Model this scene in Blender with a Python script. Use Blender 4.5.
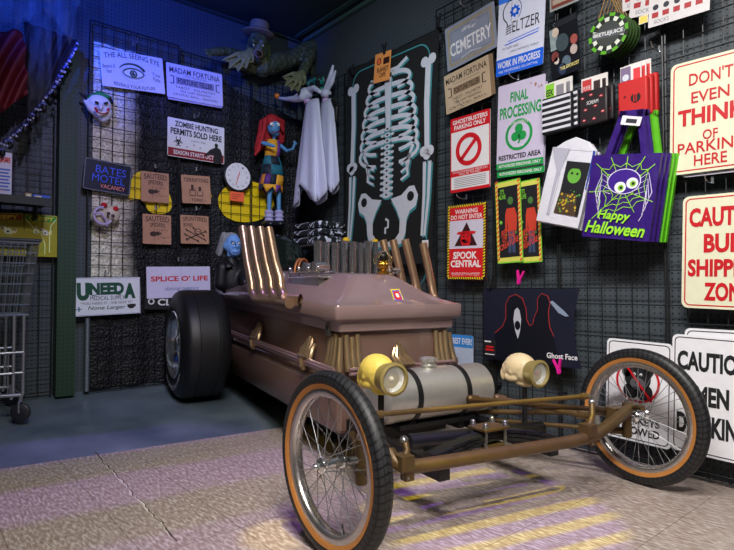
import bpy, math, random
from mathutils import Vector, Matrix
random.seed(7)
R = math.radians
scene = bpy.context.scene
for o in list(bpy.data.objects):
    bpy.data.objects.remove(o)
COL = scene.collection

# ------------------------------------------------------------------ camera
YAW = R(40.25); PITCH = R(1.57); F = 547.0
CAM = Vector((-2.592, -3.920, 0.79))
FWD = Vector((math.sin(YAW), math.cos(YAW), 0)); RGT = Vector((math.cos(YAW), -math.sin(YAW), 0)); UP = Vector((0, 0, 1))
cd = bpy.data.cameras.new('camera'); cam = bpy.data.objects.new('camera', cd); COL.objects.link(cam)
cam.location = CAM; cam.rotation_euler = (R(90) + PITCH, 0, -YAW)
cd.sensor_width = 36; cd.sensor_fit = 'HORIZONTAL'; cd.lens = 36 * F / 734; cd.clip_start = 0.02
scene.camera = cam

# ------------------------------------------------------------------ world, lights, exposure
w = bpy.data.worlds.new('dim_shop'); scene.world = w; w.use_nodes = True
w.node_tree.nodes['Background'].inputs[0].default_value = (0.42, 0.5, 0.6, 1)
w.node_tree.nodes['Background'].inputs[1].default_value = 0.035
vs = scene.view_settings
vs.view_transform = 'Standard'; vs.look = 'None'; vs.exposure = 0.0; vs.gamma = 1.0; vs.use_curve_mapping = False

def aim(o, tgt):
    o.rotation_euler = (Vector(tgt) - o.location).to_track_quat('-Z', 'Y').to_euler()

def area(name, loc, tgt, sx, sy, power, col):
    l = bpy.data.lights.new(name, 'AREA'); l.shape = 'RECTANGLE'; l.size = sx; l.size_y = sy; l.energy = power; l.color = col
    o = bpy.data.objects.new(name, l); COL.objects.link(o); o.location = loc; aim(o, tgt); return o

def spot(name, loc, tgt, angle, power, col, blend=0.5, size=0.03):
    l = bpy.data.lights.new(name, 'SPOT'); l.spot_size = R(angle); l.spot_blend = blend; l.energy = power; l.color = col
    l.shadow_soft_size = size
    o = bpy.data.objects.new(name, l); COL.objects.link(o); o.location = loc; aim(o, tgt); return o

area('shop_tube_light', (-2.1, -3.5, 2.85), (-0.2, -3.0, 0.9), 1.2, 0.25, 39, (1.0, 0.97, 0.95)).data.spread = R(120)
area('shop_tube_light_front', (-2.6, -4.4, 2.85), (-1.6, -2.7, 0.0), 1.2, 0.25, 30, (1.0, 0.93, 0.87)).data.spread = R(100)
spot('violet_party_light', (-2.0, -2.6, 2.7), (-1.12, 0.0, 1.35), 54, 115, (0.55, 0.52, 1.0), 0.8)
spot('violet_car_light', (-1.3, -0.9, 2.8), (-0.80, -1.55, 0.8), 45, 60, (0.45, 0.30, 1.0), 0.9)
spot('yellow_party_light', (-3.4, -3.3, 1.9), (-1.0, -2.0, 0.7), 30, 40, (1.0, 0.72, 0.10), 0.7)
spot('blue_party_light', (-2.7, -2.0, 2.3), (-1.5, 0.0, 3.1), 64, 420, (0.02, 0.09, 1.0), 0.8)
spot('green_party_light', (-2.2, -2.2, 2.5), (-1.8, 0.0, 0.7), 24, 12, (0.05, 1.0, 0.25), 0.9)
spot('corner_light', (-1.4, -2.4, 2.75), (-0.1, -0.6, 1.9), 70, 46, (0.72, 0.94, 1.0), 0.9)
spot('yellow_spot_light', (-1.75, -2.6, 2.85), (-1.66, -2.37, 0.0), 5, 190, (1.0, 0.85, 0.02), 0.3)
spot('blue_floor_light', (-2.2, -1.6, 2.8), (-1.75, -0.75, 0.0), 30, 45, (0.06, 0.16, 1.0), 0.9)

def gobo(name, loc, rz, tilt, angle, power, ca, cb, freq, lo=0.35, hi=0.65, dist=0.4):
    o = spot(name, loc, (loc[0], loc[1], 0), angle, power, (1, 1, 1), 0.35, 0.01)
    if tilt: aim(o, tilt)
    else: o.rotation_euler = (0, 0, R(rz))
    l = o.data; l.use_nodes = True; nt = l.node_tree; L = nt.links.new
    em = [n for n in nt.nodes if n.type == 'EMISSION'][0]; tc = nt.nodes.new('ShaderNodeTexCoord')
    sep = nt.nodes.new('ShaderNodeSeparateXYZ'); L(tc.outputs['Normal'], sep.inputs[0])
    d = [nt.nodes.new('ShaderNodeMath') for _ in range(2)]
    for k in range(2): d[k].operation = 'DIVIDE'; L(sep.outputs[k], d[k].inputs[0]); L(sep.outputs[2], d[k].inputs[1])
    cmb = nt.nodes.new('ShaderNodeCombineXYZ'); L(d[0].outputs[0], cmb.inputs[0]); L(d[1].outputs[0], cmb.inputs[1])
    wv = nt.nodes.new('ShaderNodeTexWave'); wv.bands_direction = 'Y'; wv.inputs['Scale'].default_value = freq; wv.inputs['Distortion'].default_value = dist; wv.inputs['Detail'].default_value = 1; wv.inputs['Detail Scale'].default_value = 3
    L(cmb.outputs[0], wv.inputs[0]); rp = nt.nodes.new('ShaderNodeValToRGB'); L(wv.outputs[1], rp.inputs[0]); e = rp.color_ramp.elements
    e[0].position = lo; e[0].color = (*ca, 1); e[1].position = hi; e[1].color = (*cb, 1); L(rp.outputs[0], em.inputs[0])
gobo('stripe_projector', (-1.35, -4.0, 2.7), 0, (-0.98, -2.70, 0), 18, 340, (0.22, 0.09, 0.65), (0.95, 0.80, 0.02), 7.5, .45, .75)
gobo('patch_projector', (-1.95, -1.6, 2.85), -8, 0, 42, 110, (0.40, 0.18, 0.95), (0.10, 0.10, 0.06), 1.3, .4, .7)

# ------------------------------------------------------------------ helpers: rays
def ray(px, py):
    a = (px - 367) / F; b = (275 - py) / F
    return RGT * a + FWD * (math.cos(PITCH) - b * math.sin(PITCH)) + UP * (math.sin(PITCH) + b * math.cos(PITCH))
def onR(px, py, off=0.0):      # point in front of the right wall (x = 0)
    d = ray(px, py); t = (-off - CAM.x) / d.x; return CAM + d * t
def onL(px, py, off=0.0):      # point in front of the left wall (y = 0)
    d = ray(px, py); t = (-off - CAM.y) / d.y; return CAM + d * t
def onZ(px, py, z=0.0):
    d = ray(px, py); t = (z - CAM.z) / d.z; return CAM + d * t
MW = {'R': Matrix(((0, 0, -1, 0), (-1, 0, 0, 0), (0, 1, 0, 0), (0, 0, 0, 1))),
      'L': Matrix(((1, 0, 0, 0), (0, 0, -1, 0), (0, 1, 0, 0), (0, 0, 0, 1)))}
def on(wall, px, py, off=0.0):
    return onR(px, py, off) if wall == 'R' else onL(px, py, off)
def mpp(p):                    # metres per photo pixel at a point
    return (p - CAM).dot(FWD) / F

# ------------------------------------------------------------------ helpers: materials
MATS = {}
def lin(c):
    return tuple(((v / 12.92) if v <= 0.04045 else ((v + 0.055) / 1.055) ** 2.4) for v in c)
def hx(h):
    return lin(tuple(int(h[i:i + 2], 16) / 255 for i in (0, 2, 4)))
def new_mat(name):
    m = bpy.data.materials.new(name); m.use_nodes = True
    nt = m.node_tree; return m, nt, nt.nodes['Principled BSDF']
def M(h, rough=0.5, metal=0.0, var=0.08, scale=30, bump=0.0, sheen=0, bscale=None, trans=0.0, alpha=1.0, coat=0.0):
    key = (h, rough, metal, var, scale, bump, trans, alpha, coat)
    if key in MATS: return MATS[key]
    m, nt, b = new_mat('mat_' + h + '_%d' % len(MATS)); c = hx(h)
    tc = nt.nodes.new('ShaderNodeTexCoord')
    nz = nt.nodes.new('ShaderNodeTexNoise'); nz.inputs['Scale'].default_value = scale; nz.inputs['Detail'].default_value = 4
    nt.links.new(tc.outputs['Object'], nz.inputs['Vector'])
    mx = nt.nodes.new('ShaderNodeMix'); mx.data_type = 'RGBA'
    mx.inputs['A'].default_value = (*[v * (1 - var) for v in c], 1)
    mx.inputs['B'].default_value = (*[min(1, v * (1 + var)) for v in c], 1)
    nt.links.new(nz.outputs[0], mx.inputs['Factor']); nt.links.new(mx.outputs['Result'], b.inputs['Base Color'])
    b.inputs['Roughness'].default_value = rough; b.inputs['Metallic'].default_value = metal
    b.inputs['Transmission Weight'].default_value = trans; b.inputs['Alpha'].default_value = alpha
    b.inputs['Coat Weight'].default_value = coat
    if bump:
        bp = nt.nodes.new('ShaderNodeBump'); bp.inputs['Strength'].default_value = bump; bp.inputs['Distance'].default_value = 0.01
        n2 = nt.nodes.new('ShaderNodeTexNoise'); n2.inputs['Scale'].default_value = bscale or scale * 3
        nt.links.new(tc.outputs['Object'], n2.inputs['Vector'])
        nt.links.new(n2.outputs[0], bp.inputs['Height']); nt.links.new(bp.outputs[0], b.inputs['Normal'])
    MATS[key] = m; return m

# ------------------------------------------------------------------ helpers: mesh builder
TXT = {}
def text_mesh(s, bold):
    key = (s, bold)
    if key in TXT: return TXT[key]
    cu = bpy.data.curves.new('t', 'FONT'); cu.body = s; cu.offset = bold; cu.resolution_u = 3; cu.space_line = 0.85
    cu.align_x = 'CENTER'
    ob = bpy.data.objects.new('t', cu); COL.objects.link(ob)
    dg = bpy.context.evaluated_depsgraph_get(); dg.update()
    me = bpy.data.meshes.new_from_object(ob.evaluated_get(dg))
    vs_ = [tuple(v.co) for v in me.vertices]; fs = [tuple(p.vertices) for p in me.polygons]
    bpy.data.objects.remove(ob); bpy.data.curves.remove(cu); bpy.data.meshes.remove(me)
    if vs_:
        x0 = min(v[0] for v in vs_); x1 = max(v[0] for v in vs_); y0 = min(v[1] for v in vs_); y1 = max(v[1] for v in vs_)
        vs_ = [((v[0] - x0) / max(1e-6, x1 - x0), (v[1] - y0) / max(1e-6, y1 - y0)) for v in vs_]
    TXT[key] = (vs_, fs); return TXT[key]

def basis(d):
    d = d.normalized(); a = Vector((0, 0, 1)) if abs(d.z) < 0.9 else Vector((1, 0, 0))
    x = d.cross(a).normalized(); y = d.cross(x).normalized(); return x, y

def world_of(o):
    m = o.matrix_basis.copy()
    while o.parent: o = o.parent; m = o.matrix_basis @ m
    return m

class MB:
    def __init__(s): s.v = []; s.f = []; s.m = []; s.mats = []; s.T = None
    def mi(s, mat):
        if mat not in s.mats: s.mats.append(mat)
        return s.mats.index(mat)
    def add(s, vs_, fs, mat):
        n = len(s.v); k = s.mi(mat)
        for p in vs_:
            p = Vector(p)
            if s.T: p = s.T(p)
            s.v.append(tuple(p))
        for f in fs: s.f.append(tuple(i + n for i in f)); s.m.append(k)
        return s
    def box(s, c, sz, mat, rot=None, taper=1.0):
        c = Vector(c); h = [q / 2 for q in sz]; vs_ = []
        for z in (-1, 1):
            t = taper if z > 0 else 1
            for x, y in ((-1, -1), (1, -1), (1, 1), (-1, 1)):
                p = Vector((x * h[0] * t, y * h[1] * t, z * h[2]))
                if rot is not None: p = rot @ p
                vs_.append(c + p)
        return s.add(vs_, [(3, 2, 1, 0), (4, 5, 6, 7), (0, 1, 5, 4), (1, 2, 6, 5), (2, 3, 7, 6), (3, 0, 4, 7)], mat)
    def tube(s, pts, r, mat, n=8, closed=False, cap=True, radii=None):
        pts = [Vector(p) for p in pts]; N = len(pts); vs_ = []; fs = []; px_ = None
        for i, p in enumerate(pts):
            if closed: d = pts[(i + 1) % N] - pts[i - 1]
            else: d = pts[min(i + 1, N - 1)] - pts[max(i - 1, 0)]
            if d.length < 1e-9: d = Vector((0, 0, 1))
            d.normalize()
            if px_ is None: x, y = basis(d)
            else:
                x = px_ - d * px_.dot(d)
                x = x.normalized() if x.length > 1e-6 else basis(d)[0]
                y = d.cross(x).normalized()
            px_ = x; rr = radii[i] if radii else r
            for k in range(n):
                a = 2 * math.pi * k / n; vs_.append(p + (x * math.cos(a) + y * math.sin(a)) * rr)
        M_ = N if closed else N - 1
        for i in range(M_):
            for k in range(n):
                a = i * n + k; b = i * n + (k + 1) % n; j = ((i + 1) % N) * n
                fs.append((a, b, j + (k + 1) % n, j + k))
        if cap and not closed:
            fs.append(tuple(range(n))[::-1]); fs.append(tuple((N - 1) * n + k for k in range(n)))
        return s.add(vs_, fs, mat)
    def cyl(s, p0, p1, r, mat, n=16, r1=None):
        return s.tube([p0, p1], r, mat, n=n, radii=[r, r if r1 is None else r1])
    def lathe(s, prof, o, d, mat, n=32, sx=1.0):      # prof: (radius, distance along d)
        o = Vector(o); d = Vector(d).normalized(); x, y = basis(d); vs_ = []; fs = []
        for r, h in prof:
            for k in range(n):
                a = 2 * math.pi * k / n; vs_.append(o + d * h + x * (r * math.cos(a) * sx) + y * (r * math.sin(a)))
        for i in range(len(prof) - 1):
            for k in range(n):
                fs.append((i * n + k, i * n + (k + 1) % n, (i + 1) * n + (k + 1) % n, (i + 1) * n + k))
        fs.append(tuple(range(n))[::-1]); fs.append(tuple((len(prof) - 1) * n + k for k in range(n)))
        return s.add(vs_, fs, mat)
    def ell(s, c, r, mat, rot=None, n=16, m=10):
        c = Vector(c); r = (r, r, r) if isinstance(r, (int, float)) else r; vs_ = []; fs = []
        for i in range(m + 1):
            th = math.pi * i / m
            for k in range(n):
                a = 2 * math.pi * k / n
                p = Vector((r[0] * math.sin(th) * math.cos(a), r[1] * math.sin(th) * math.sin(a), r[2] * math.cos(th)))
                if rot is not None: p = rot @ p
                vs_.append(c + p)
        for i in range(m):
            for k in range(n):
                fs.append((i * n + k, (i + 1) * n + k, (i + 1) * n + (k + 1) % n, i * n + (k + 1) % n))
        return s.add(vs_, fs, mat)
    def prism(s, pts, z0, z1, mat):                      # pts: (x, y) outline
        n = len(pts); ar = sum(pts[i][0] * pts[(i + 1) % n][1] - pts[(i + 1) % n][0] * pts[i][1] for i in range(n))
        if ar < 0: pts = pts[::-1]
        vs_ = [(p[0], p[1], z0) for p in pts] + [(p[0], p[1], z1) for p in pts]
        fs = [tuple(range(n))[::-1], tuple(range(n, 2 * n))] + [(i, (i + 1) % n, n + (i + 1) % n, n + i) for i in range(n)]
        return s.add(vs_, fs, mat)
    def flat(s, pts, z, mat):
        n = len(pts); ar = sum(pts[i][0] * pts[(i + 1) % n][1] - pts[(i + 1) % n][0] * pts[i][1] for i in range(n))
        if ar < 0: pts = pts[::-1]
        return s.add([(p[0], p[1], z) for p in pts], [tuple(range(n))], mat)
    def sheet(s, fn, nu, nv, mat, thick=0.0):           # fn(u, v) -> point
        vs_ = [fn(i / nu, j / nv) for j in range(nv + 1) for i in range(nu + 1)]
        fs = [(j * (nu + 1) + i, j * (nu + 1) + i + 1, (j + 1) * (nu + 1) + i + 1, (j + 1) * (nu + 1) + i) for j in range(nv) for i in range(nu)]
        return s.add(vs_, fs, mat)
    def loops(s, lps, mat, cap=True):
        n = len(lps[0]); vs_ = [p for l in lps for p in l]; fs = []
        for i in range(len(lps) - 1):
            for k in range(n):
                fs.append((i * n + k, i * n + (k + 1) % n, (i + 1) * n + (k + 1) % n, (i + 1) * n + k))
        if cap: fs.append(tuple(range(n))[::-1]); fs.append(tuple((len(lps) - 1) * n + k for k in range(n)))
        return s.add(vs_, fs, mat)
    def build(s, name, parent=None, mw=None, smooth=40, bevel=0, solid=0, origin=True):
        vs_ = [Vector(v) for v in s.v]; loc = Vector((0, 0, 0))
        if origin and mw is None and vs_:
            loc = Vector(((min(v.x for v in vs_) + max(v.x for v in vs_)) / 2, (min(v.y for v in vs_) + max(v.y for v in vs_)) / 2, min(v.z for v in vs_)))
            vs_ = [v - loc for v in vs_]
        me = bpy.data.meshes.new(name); me.from_pydata([tuple(v) for v in vs_], [], s.f)
        for m_ in s.mats: me.materials.append(m_)
        me.polygons.foreach_set('material_index', s.m)
        if smooth:
            me.polygons.foreach_set('use_smooth', [True] * len(s.f)); me.update(); me.set_sharp_from_angle(angle=R(smooth))
        me.update(); o = bpy.data.objects.new(name, me); COL.objects.link(o)
        if parent: o.parent = parent
        if mw is not None: o.matrix_basis = (world_of(parent).inverted() @ mw) if parent else mw
        else: o.location = loc
        if bevel:
            b = o.modifiers.new('b', 'BEVEL'); b.width = bevel; b.segments = 2; b.limit_method = 'ANGLE'; b.angle_limit = R(40)
        if solid:
            b = o.modifiers.new('s', 'SOLIDIFY'); b.thickness = solid; b.offset = 0
        return o

def tag(o, label=None, cat=None, group=None, kind=None):
    if label: o['label'] = label
    if cat: o['category'] = cat
    if group: o['group'] = group
    if kind: o['kind'] = kind
    return o
def empty(name, loc, label, cat, rz=0, group=None):
    o = bpy.data.objects.new(name, None); COL.objects.link(o); o.location = loc; o.rotation_euler = (0, 0, rz); o.empty_display_size = 0.05
    return tag(o, label, cat, group)
def organic(name, mb, voxel, parent=None, smooth_it=6, mw=None, disp=0.0, dscale=0.03):
    o = mb.build(name, parent, smooth=180, mw=mw)
    r = o.modifiers.new('r', 'REMESH'); r.mode = 'VOXEL'; r.voxel_size = voxel; r.use_smooth_shade = True
    s_ = o.modifiers.new('s', 'SMOOTH'); s_.iterations = smooth_it; s_.factor = 0.5
    if disp:
        t = bpy.data.textures.new('scale_tex', 'VORONOI'); t.noise_scale = dscale
        d = o.modifiers.new('d', 'DISPLACE'); d.texture = t; d.strength = disp; d.mid_level = 0.5; d.texture_coords = 'LOCAL'
    return o

# ------------------------------------------------------------------ panels: signs, posters, cards
def rr(x0, y0, x1, y1, r, n=5):
    if r <= 0: return [(x0, y0), (x1, y0), (x1, y1), (x0, y1)]
    pts = []
    for cx, cy, a0 in ((x1 - r, y0 + r, -90), (x1 - r, y1 - r, 0), (x0 + r, y1 - r, 90), (x0 + r, y0 + r, 180)):
        for i in range(n + 1):
            a = R(a0 + 90 * i / n); pts.append((cx + r * math.cos(a), cy + r * math.sin(a)))
    return pts
class Panel(MB):
    """u from the left, v from the top, both 0..1"""
    def setup(s, w_, h_, t, base, rad=0.0, outline=None):
        s.w = w_; s.h = h_; s.t = t
        if outline: pts = [s.xy(*p) for p in outline]
        else: pts = rr(-w_ / 2, -h_ / 2, w_ / 2, h_ / 2, rad)
        s.prism(pts, 0, t, base)
    def xy(s, u, v): return ((u - 0.5) * s.w, (0.5 - v) * s.h)
    def z(s, k): return s.t + 0.0007 * k
    def rect(s, u0, v0, u1, v1, mat, k=1, rad=0.0):
        a = s.xy(u0, v1); b = s.xy(u1, v0); return s.flat(rr(a[0], a[1], b[0], b[1], rad), s.z(k), mat)
    def poly(s, pts, mat, k=1): return s.flat([s.xy(*p) for p in pts], s.z(k), mat)
    def frame(s, inset, wd, mat, k=1, rad=0.01, inset_v=None):   # metres
        n = 5; a = rr(-s.w / 2 + inset, -s.h / 2 + inset, s.w / 2 - inset, s.h / 2 - inset, rad, n)
        b = rr(-s.w / 2 + inset + wd, -s.h / 2 + inset + wd, s.w / 2 - inset - wd, s.h / 2 - inset - wd, max(0.0005, rad - wd) if rad else 0, n)
        q = len(a); return s.add([(p[0], p[1], s.z(k)) for p in a + b], [(i, (i + 1) % q, q + (i + 1) % q, q + i) for i in range(q)], mat)
    def disc(s, u, v, r, mat, k=1, n=28, sy=1.0, rv=None):            # r in fractions of width
        c = s.xy(u, v); ry = (rv * s.h) if rv else r * s.w * sy
        return s.flat([(c[0] + r * s.w * math.cos(2 * math.pi * i / n), c[1] + ry * math.sin(2 * math.pi * i / n)) for i in range(n)], s.z(k), mat)
    def ring(s, u, v, r0, r1, mat, k=1, n=32, a0=0, a1=360, sy=1.0):
        c = s.xy(u, v); full = (a1 - a0) >= 360; N = n if full else n + 1
        A = [R(a0 + (a1 - a0) * i / n) for i in range(N)]
        vs_ = [(c[0] + r0 * s.w * math.cos(a), c[1] + sy * r0 * s.w * math.sin(a), s.z(k)) for a in A] + [(c[0] + r1 * s.w * math.cos(a), c[1] + sy * r1 * s.w * math.sin(a), s.z(k)) for a in A]
        fs = [(i, N + i, N + (i + 1) % N, (i + 1) % N) for i in range(n)]
        return s.add(vs_, fs, mat)
    def strip(s, pts, wd, mat, k=1, wd1=None, closed=False):          # pts in u, v; width in fraction of w
        P = [Vector(s.xy(*p)) for p in pts]; N = len(P); vs_ = []
        for i, p in enumerate(P):
            d = P[min(i + 1, N - 1)] - P[max(i - 1, 0)]
            if d.length < 1e-9: d = Vector((1, 0))
            d.normalize(); q = Vector((-d.y, d.x)); ww = (wd + ((wd1 if wd1 is not None else wd) - wd) * i / max(1, N - 1)) * s.w / 2
            a = p + q * ww; b = p - q * ww; vs_ += [(a.x, a.y, s.z(k)), (b.x, b.y, s.z(k))]
        return s.add(vs_, [(2 * i + 1, 2 * i + 3, 2 * i + 2, 2 * i) for i in range(N - 1)], mat)
    def text(s, t, u0, v0, u1, v1, mat, k=2, bold=0.0, bend=0.0, shear=0.0, slope=0.0, swell=0.0):
        vs_, fs = text_mesh(t, bold); a = s.xy(u0, v1); b = s.xy(u1, v0); out = []
        for x, y in vs_:
            X = a[0] + (b[0] - a[0]) * x; hh = b[1] - a[1]; q = 1 - (2 * x - 1) ** 2
            Y = a[1] + hh * y + bend * s.h * q + slope * s.h * x
            if swell: Y = a[1] + hh * (0.5 + (y - 0.5) * (1 - swell * q)) + bend * s.h * q
            out.append((X + shear * hh * y, Y, s.z(k)))
        return s.add(out, fs, mat)
    def blobs(s, n, mat, rmin, rmax, k=1, box=(0, 0, 1, 1), seed=0, sides=7):
        rg = random.Random(seed)
        for _ in range(n):
            u = rg.uniform(box[0] + rmax, box[2] - rmax); v = rg.uniform(box[1] + rmax, box[3] - rmax); r_ = rg.uniform(rmin, rmax)
            c = s.xy(u, v)
            s.flat([(c[0] + r_ * s.w * rg.uniform(0.6, 1) * math.cos(2 * math.pi * i / sides), c[1] + r_ * s.w * rg.uniform(0.6, 1) * math.sin(2 * math.pi * i / sides)) for i in range(sides)], s.z(k), mat)

def placed(wall, corners, off):
    P = [on(wall, *c, off) for c in corners]; Wm = MW[wall]; inv = Wm.inverted(); Q = [inv @ p for p in P]   # TL TR BR BL
    c = (Q[0] + Q[1] + Q[2] + Q[3]) / 4
    top = Q[1] - Q[0]; bot = Q[2] - Q[3]; lf = Q[0] - Q[3]; rt = Q[1] - Q[2]
    w_ = (top.length + bot.length) / 2; h_ = (lf.length + rt.length) / 2; dx = top + bot; ang = math.atan2(dx.y, dx.x)
    return Wm @ Matrix.Translation(c) @ Matrix.Rotation(ang, 4, 'Z'), w_, h_
def sign(name, label, cat, wall, corners, base, draw=None, off=0.075, t=0.003, rad=0.008, group=None, outline=None, yaw=0, parent=None):
    mw, w_, h_ = placed(wall, corners, off)
    if yaw: mw = mw @ Matrix.Rotation(R(yaw), 4, 'Y')
    P = Panel(); P.setup(w_, h_, t, base, rad, outline)
    if draw: draw(P)
    o = P.build(name, parent, mw=mw, smooth=0)
    if label: tag(o, label, cat, group)
    return o

# ------------------------------------------------------------------ structure
CEIL = 2.93; EDGE = -1.05; RISE = 0.13
def edge_y(x): return -1.013 - 0.127 * (x + 2.266)          # where the tile meets the painted concrete
def floor_z(x, y):
    e = edge_y(x); return 0.0 if y < e else RISE * (y - e) / (-e)

def mat_tiles():
    m, nt, b = new_mat('vinyl_tiles'); tc = nt.nodes.new('ShaderNodeTexCoord'); L = nt.links.new
    mp = nt.nodes.new('ShaderNodeMapping'); mp.inputs['Rotation'].default_value = (0, 0, R(50)); mp.inputs['Scale'].default_value = (110, 30, 1); L(tc.outputs['Object'], mp.inputs[0])
    nz = nt.nodes.new('ShaderNodeTexNoise'); nz.inputs['Scale'].default_value = 1.0; nz.inputs['Detail'].default_value = 4; nz.inputs['Distortion'].default_value = 0.2; L(mp.outputs[0], nz.inputs[0])
    rp = nt.nodes.new('ShaderNodeValToRGB'); L(nz.outputs[0], rp.inputs[0]); e = rp.color_ramp.elements
    e[0].position = 0.34; e[0].color = (*hx('9A887E'), 1); e[1].position = 0.66; e[1].color = (*hx('D6CCC4'), 1)
    k = e.new(0.5); k.color = (*hx('B2A297'), 1)
    n2 = nt.nodes.new('ShaderNodeTexNoise'); n2.inputs['Scale'].default_value = 1.6; n2.inputs['Detail'].default_value = 5; L(tc.outputs['Object'], n2.inputs[0])
    mx = nt.nodes.new('ShaderNodeMix'); mx.data_type = 'RGBA'; mx.blend_type = 'MULTIPLY'; mx.inputs['Factor'].default_value = 0.3
    L(rp.outputs[0], mx.inputs['A']); L(n2.outputs[0], mx.inputs['B'])
    # seams every 0.305 m
    sep = nt.nodes.new('ShaderNodeSeparateXYZ'); geo = nt.nodes.new('ShaderNodeNewGeometry'); L(geo.outputs['Position'], sep.inputs[0])
    outs = []
    for ax, ph in ((0, 2.03 + 6.1), (1, 0.11 + 6.1)):
        a = nt.nodes.new('ShaderNodeMath'); a.operation = 'ADD'; a.inputs[1].default_value = ph; L(sep.outputs[ax], a.inputs[0])
        d = nt.nodes.new('ShaderNodeMath'); d.operation = 'DIVIDE'; d.inputs[1].default_value = 0.305; L(a.outputs[0], d.inputs[0])
        f = nt.nodes.new('ShaderNodeMath'); f.operation = 'PINGPONG'; f.inputs[1].default_value = 0.5; L(d.outputs[0], f.inputs[0])
        l = nt.nodes.new('ShaderNodeMath'); l.operation = 'LESS_THAN'; l.inputs[1].default_value = 0.0055; L(f.outputs[0], l.inputs[0]); outs.append(l)
    mm = nt.nodes.new('ShaderNodeMath'); mm.operation = 'MAXIMUM'; L(outs[0].outputs[0], mm.inputs[0]); L(outs[1].outputs[0], mm.inputs[1])
    sc = nt.nodes.new('ShaderNodeMath'); sc.operation = 'MULTIPLY'; sc.inputs[1].default_value = 0.55; L(mm.outputs[0], sc.inputs[0])
    m2 = nt.nodes.new('ShaderNodeMix'); m2.data_type = 'RGBA'; L(sc.outputs[0], m2.inputs['Factor']); L(mx.outputs['Result'], m2.inputs['A']); m2.inputs['B'].default_value = (*hx('4A4040'), 1)
    L(m2.outputs['Result'], b.inputs['Base Color'])
    b.inputs['Roughness'].default_value = 0.34; b.inputs['Specular IOR Level'].default_value = 0.5
    bp = nt.nodes.new('ShaderNodeBump'); bp.inputs['Strength'].default_value = 0.25; bp.inputs['Distance'].default_value = 0.004; L(nz.outputs[0], bp.inputs['Height']); L(bp.outputs[0], b.inputs['Normal'])
    return m
def mat_concrete():
    m, nt, b = new_mat('painted_concrete'); tc = nt.nodes.new('ShaderNodeTexCoord'); L = nt.links.new
    n = nt.nodes.new('ShaderNodeTexNoise'); n.inputs['Scale'].default_value = 3; n.inputs['Detail'].default_value = 8; L(tc.outputs['Object'], n.inputs[0])
    rp = nt.nodes.new('ShaderNodeValToRGB'); L(n.outputs[0], rp.inputs[0]); e = rp.color_ramp.elements
    e[0].position = 0.35; e[0].color = (*hx('4E5C66'), 1); e[1].position = 0.72; e[1].color = (*hx('74828A'), 1)
    L(rp.outputs[0], b.inputs['Base Color']); b.inputs['Roughness'].default_value = 0.35
    return m
def mat_peg(c0, c1, hole):
    m, nt, b = new_mat('pegboard'); L = nt.links.new
    geo = nt.nodes.new('ShaderNodeNewGeometry'); sep = nt.nodes.new('ShaderNodeSeparateXYZ'); L(geo.outputs['Position'], sep.inputs[0])
    s2 = nt.nodes.new('ShaderNodeMath'); s2.operation = 'ADD'; L(sep.outputs[0], s2.inputs[0]); L(sep.outputs[1], s2.inputs[1])
    sq = []
    for src in (s2.outputs[0], sep.outputs[2]):
        d = nt.nodes.new('ShaderNodeMath'); d.operation = 'DIVIDE'; d.inputs[1].default_value = 0.0254; L(src, d.inputs[0])
        f = nt.nodes.new('ShaderNodeMath'); f.operation = 'PINGPONG'; f.inputs[1].default_value = 0.5; L(d.outputs[0], f.inputs[0])
        p = nt.nodes.new('ShaderNodeMath'); p.operation = 'POWER'; p.inputs[1].default_value = 2; L(f.outputs[0], p.inputs[0]); sq.append(p)
    a = nt.nodes.new('ShaderNodeMath'); a.operation = 'ADD'; L(sq[0].outputs[0], a.inputs[0]); L(sq[1].outputs[0], a.inputs[1])
    l = nt.nodes.new('ShaderNodeMath'); l.operation = 'LESS_THAN'; l.inputs[1].default_value = 0.026; L(a.outputs[0], l.inputs[0])
    n = nt.nodes.new('ShaderNodeTexNoise'); n.inputs['Scale'].default_value = 1.3; n.inputs['Detail'].default_value = 3; L(geo.outputs['Position'], n.inputs[0])
    mx = nt.nodes.new('ShaderNodeMix'); mx.data_type = 'RGBA'; mx.inputs['A'].default_value = (*hx(c0), 1); mx.inputs['B'].default_value = (*hx(c1), 1); L(n.outputs[0], mx.inputs['Factor'])
    m2 = nt.nodes.new('ShaderNodeMix'); m2.data_type = 'RGBA'; L(l.outputs[0], m2.inputs['Factor']); L(mx.outputs['Result'], m2.inputs['A']); m2.inputs['B'].default_value = (*hx(hole), 1)
    L(m2.outputs['Result'], b.inputs['Base Color']); b.inputs['Roughness'].default_value = 0.55
    return m
TILE = mat_tiles(); CONC = mat_concrete(); PEG = mat_peg('3C444A', '485056', '08090C')

mb = MB(); mb.add([(-5.2, -6.2, 0), (0.0, -6.2, 0), (0.0, edge_y(0), 0), (-5.2, edge_y(-5.2), 0), (-5.2, -6.2, -0.05), (0, -6.2, -0.05), (0, edge_y(0), -0.05), (-5.2, edge_y(-5.2), -0.05)],
       [(0, 1, 2, 3), (7, 6, 5, 4), (0, 4, 5, 1), (2, 6, 7, 3), (1, 5, 6, 2), (3, 7, 4, 0)], TILE)
floor = mb.build('floor', smooth=0, origin=False); tag(floor, kind='structure')
mb = MB(); e = 0.006
mb.add([(-5.2, edge_y(-5.2), -e), (0, edge_y(0), -e), (0, 0, RISE), (-5.2, 0, RISE), (-5.2, edge_y(-5.2), -0.05), (0, edge_y(0), -0.05), (0, 0, -0.05), (-5.2, 0, -0.05)],
       [(0, 1, 2, 3), (7, 6, 5, 4), (0, 4, 5, 1), (2, 6, 7, 3), (1, 5, 6, 2), (3, 7, 4, 0)], CONC)
tag(mb.build('floor_ramp', smooth=0, origin=False), kind='structure')
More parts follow.
